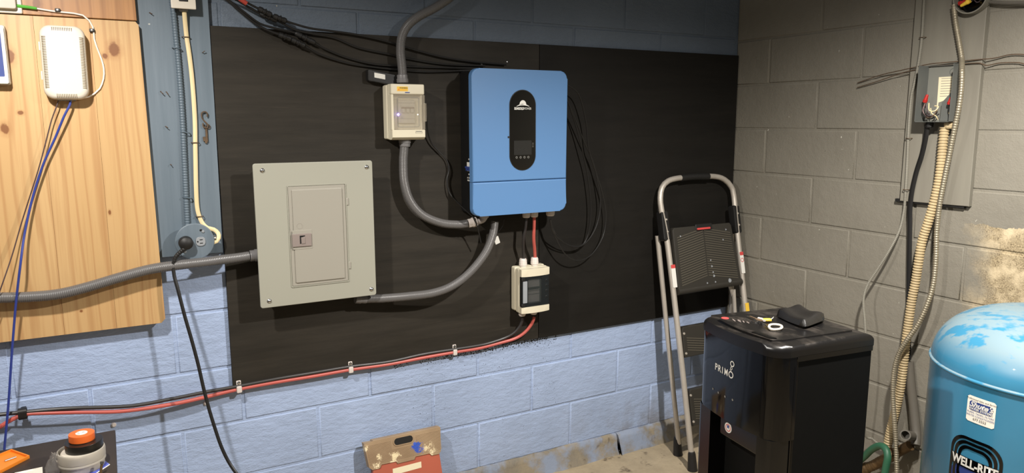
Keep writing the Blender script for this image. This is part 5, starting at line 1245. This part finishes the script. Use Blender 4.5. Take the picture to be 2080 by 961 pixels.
finish('rim', ring(WR, circ(ay, az, .058, 36), circ(ay, az, .054, 36), .0205, .050), M['grey_board'], rb)
finish('back_disc', prism(WR, circ(ay, az, .0555, 36), .0205, .0225), M['glass_black'], rb)
for i, (da, dz, m) in enumerate(((-.035, -.020, 'red_nut'), (-.020, -.008, 'red_nut'))):
    nut(WR.p(ay + da, az + dz, .05), WR.ex * .024 + WR.ez * .004, m, rb)
nut(WR.p(ay + .004, az - .016, .055), WR.ex * -.030 - WR.ez * .014, 'yellow', rb)
for i in range(6):
    a0 = -.03 + .012 * i
    finish('wire', hose([WR.p(ay + a0, az + .01, .03), WR.p(ay + a0 + .008, az - .012 - .004 * (i % 2), .045), WR.p(ay + a0 + .02, az - .022 + .006 * (i % 3), .04), WR.p(ay + a0 + .026, az + .01, .03)], .0017, 6, .006), M[('cable_black', 'maroon', 'cable_black', 'brown_wire', 'cable_dgrey', 'cable_black')[i]], rb)
o = finish('wall_rod', hose([(-0.025,-1.142,1.93),(-0.025,-1.193,1.92),(-0.025,-1.253,1.912),(-0.025,-1.297,1.904)], .0055, 8), M['pipe']); tag(o, 'dark rod at the top right edge of the grey wall', 'rod')
# pipes and hose low on the wall
dp = thing('drain_pipe', 'grey plastic pipe ending in an open elbow beside the tank', 'pipe', (-0.05,-1.041,0.323))
finish('pipe_run', hose([(-0.018,-0.971,0.619),(-0.018,-0.986,0.535),(-0.018,-1.006,0.442),(-0.03,-1.031,0.354),(-0.05,-1.045,0.315)], .017, 14), M['pipe'], dp)
P0 = Vector((-0.06,-1.033,0.35)); P1 = Vector((-0.13,-1.05,0.376))
d_ = (P1 - P0)
t = BM(); n = 20
prof_ = [(0.0, .0175), (1.0, .0195), (1.0, .0150), (.55, .0150), (.54, .0)]
lathe([(r, h * d_.length) for h, r in prof_], P0, n, d_, t)
finish('elbow', t, M['pipe'], dp)
pf = thing('pipe_fitting', 'rusty threaded pipe fitting behind the green hose', 'pipe fitting', (-0.06,-0.9,0.175))
Pf = [Vector(p) for p in [(-0.06,-0.817,0.111),(-0.06,-0.863,0.148),(-0.06,-0.89,0.17),(-0.06,-0.919,0.2),(-0.06,-0.95,0.231),(-0.06,-0.996,0.277),(-0.06,-1.032,0.312)]]
Q = resample(spline(Pf, .004), .004)
finish('pipe_body', tube(Q, .019, 14, lambda i: 1.0 + (.16 if 8 < i < 16 else 0) + (.06 if 16 <= i < 34 and i % 3 == 0 else 0) + (.22 if 44 < i < 54 else 0)), M['brass'], pf)
cable('garden_hose', [(-0.09,-0.825,0.149),(-0.09,-0.869,0.208),(-0.1,-0.904,0.254),(-0.11,-0.942,0.285),(-0.12,-0.972,0.287),(-0.13,-0.989,0.264),(-0.135,-0.989,0.225),(-0.14,-0.987,0.171),(-0.15,-0.989,0.104)], .0135, 'hose', 'green garden hose looping beside the dispenser', 'hose', n=12)
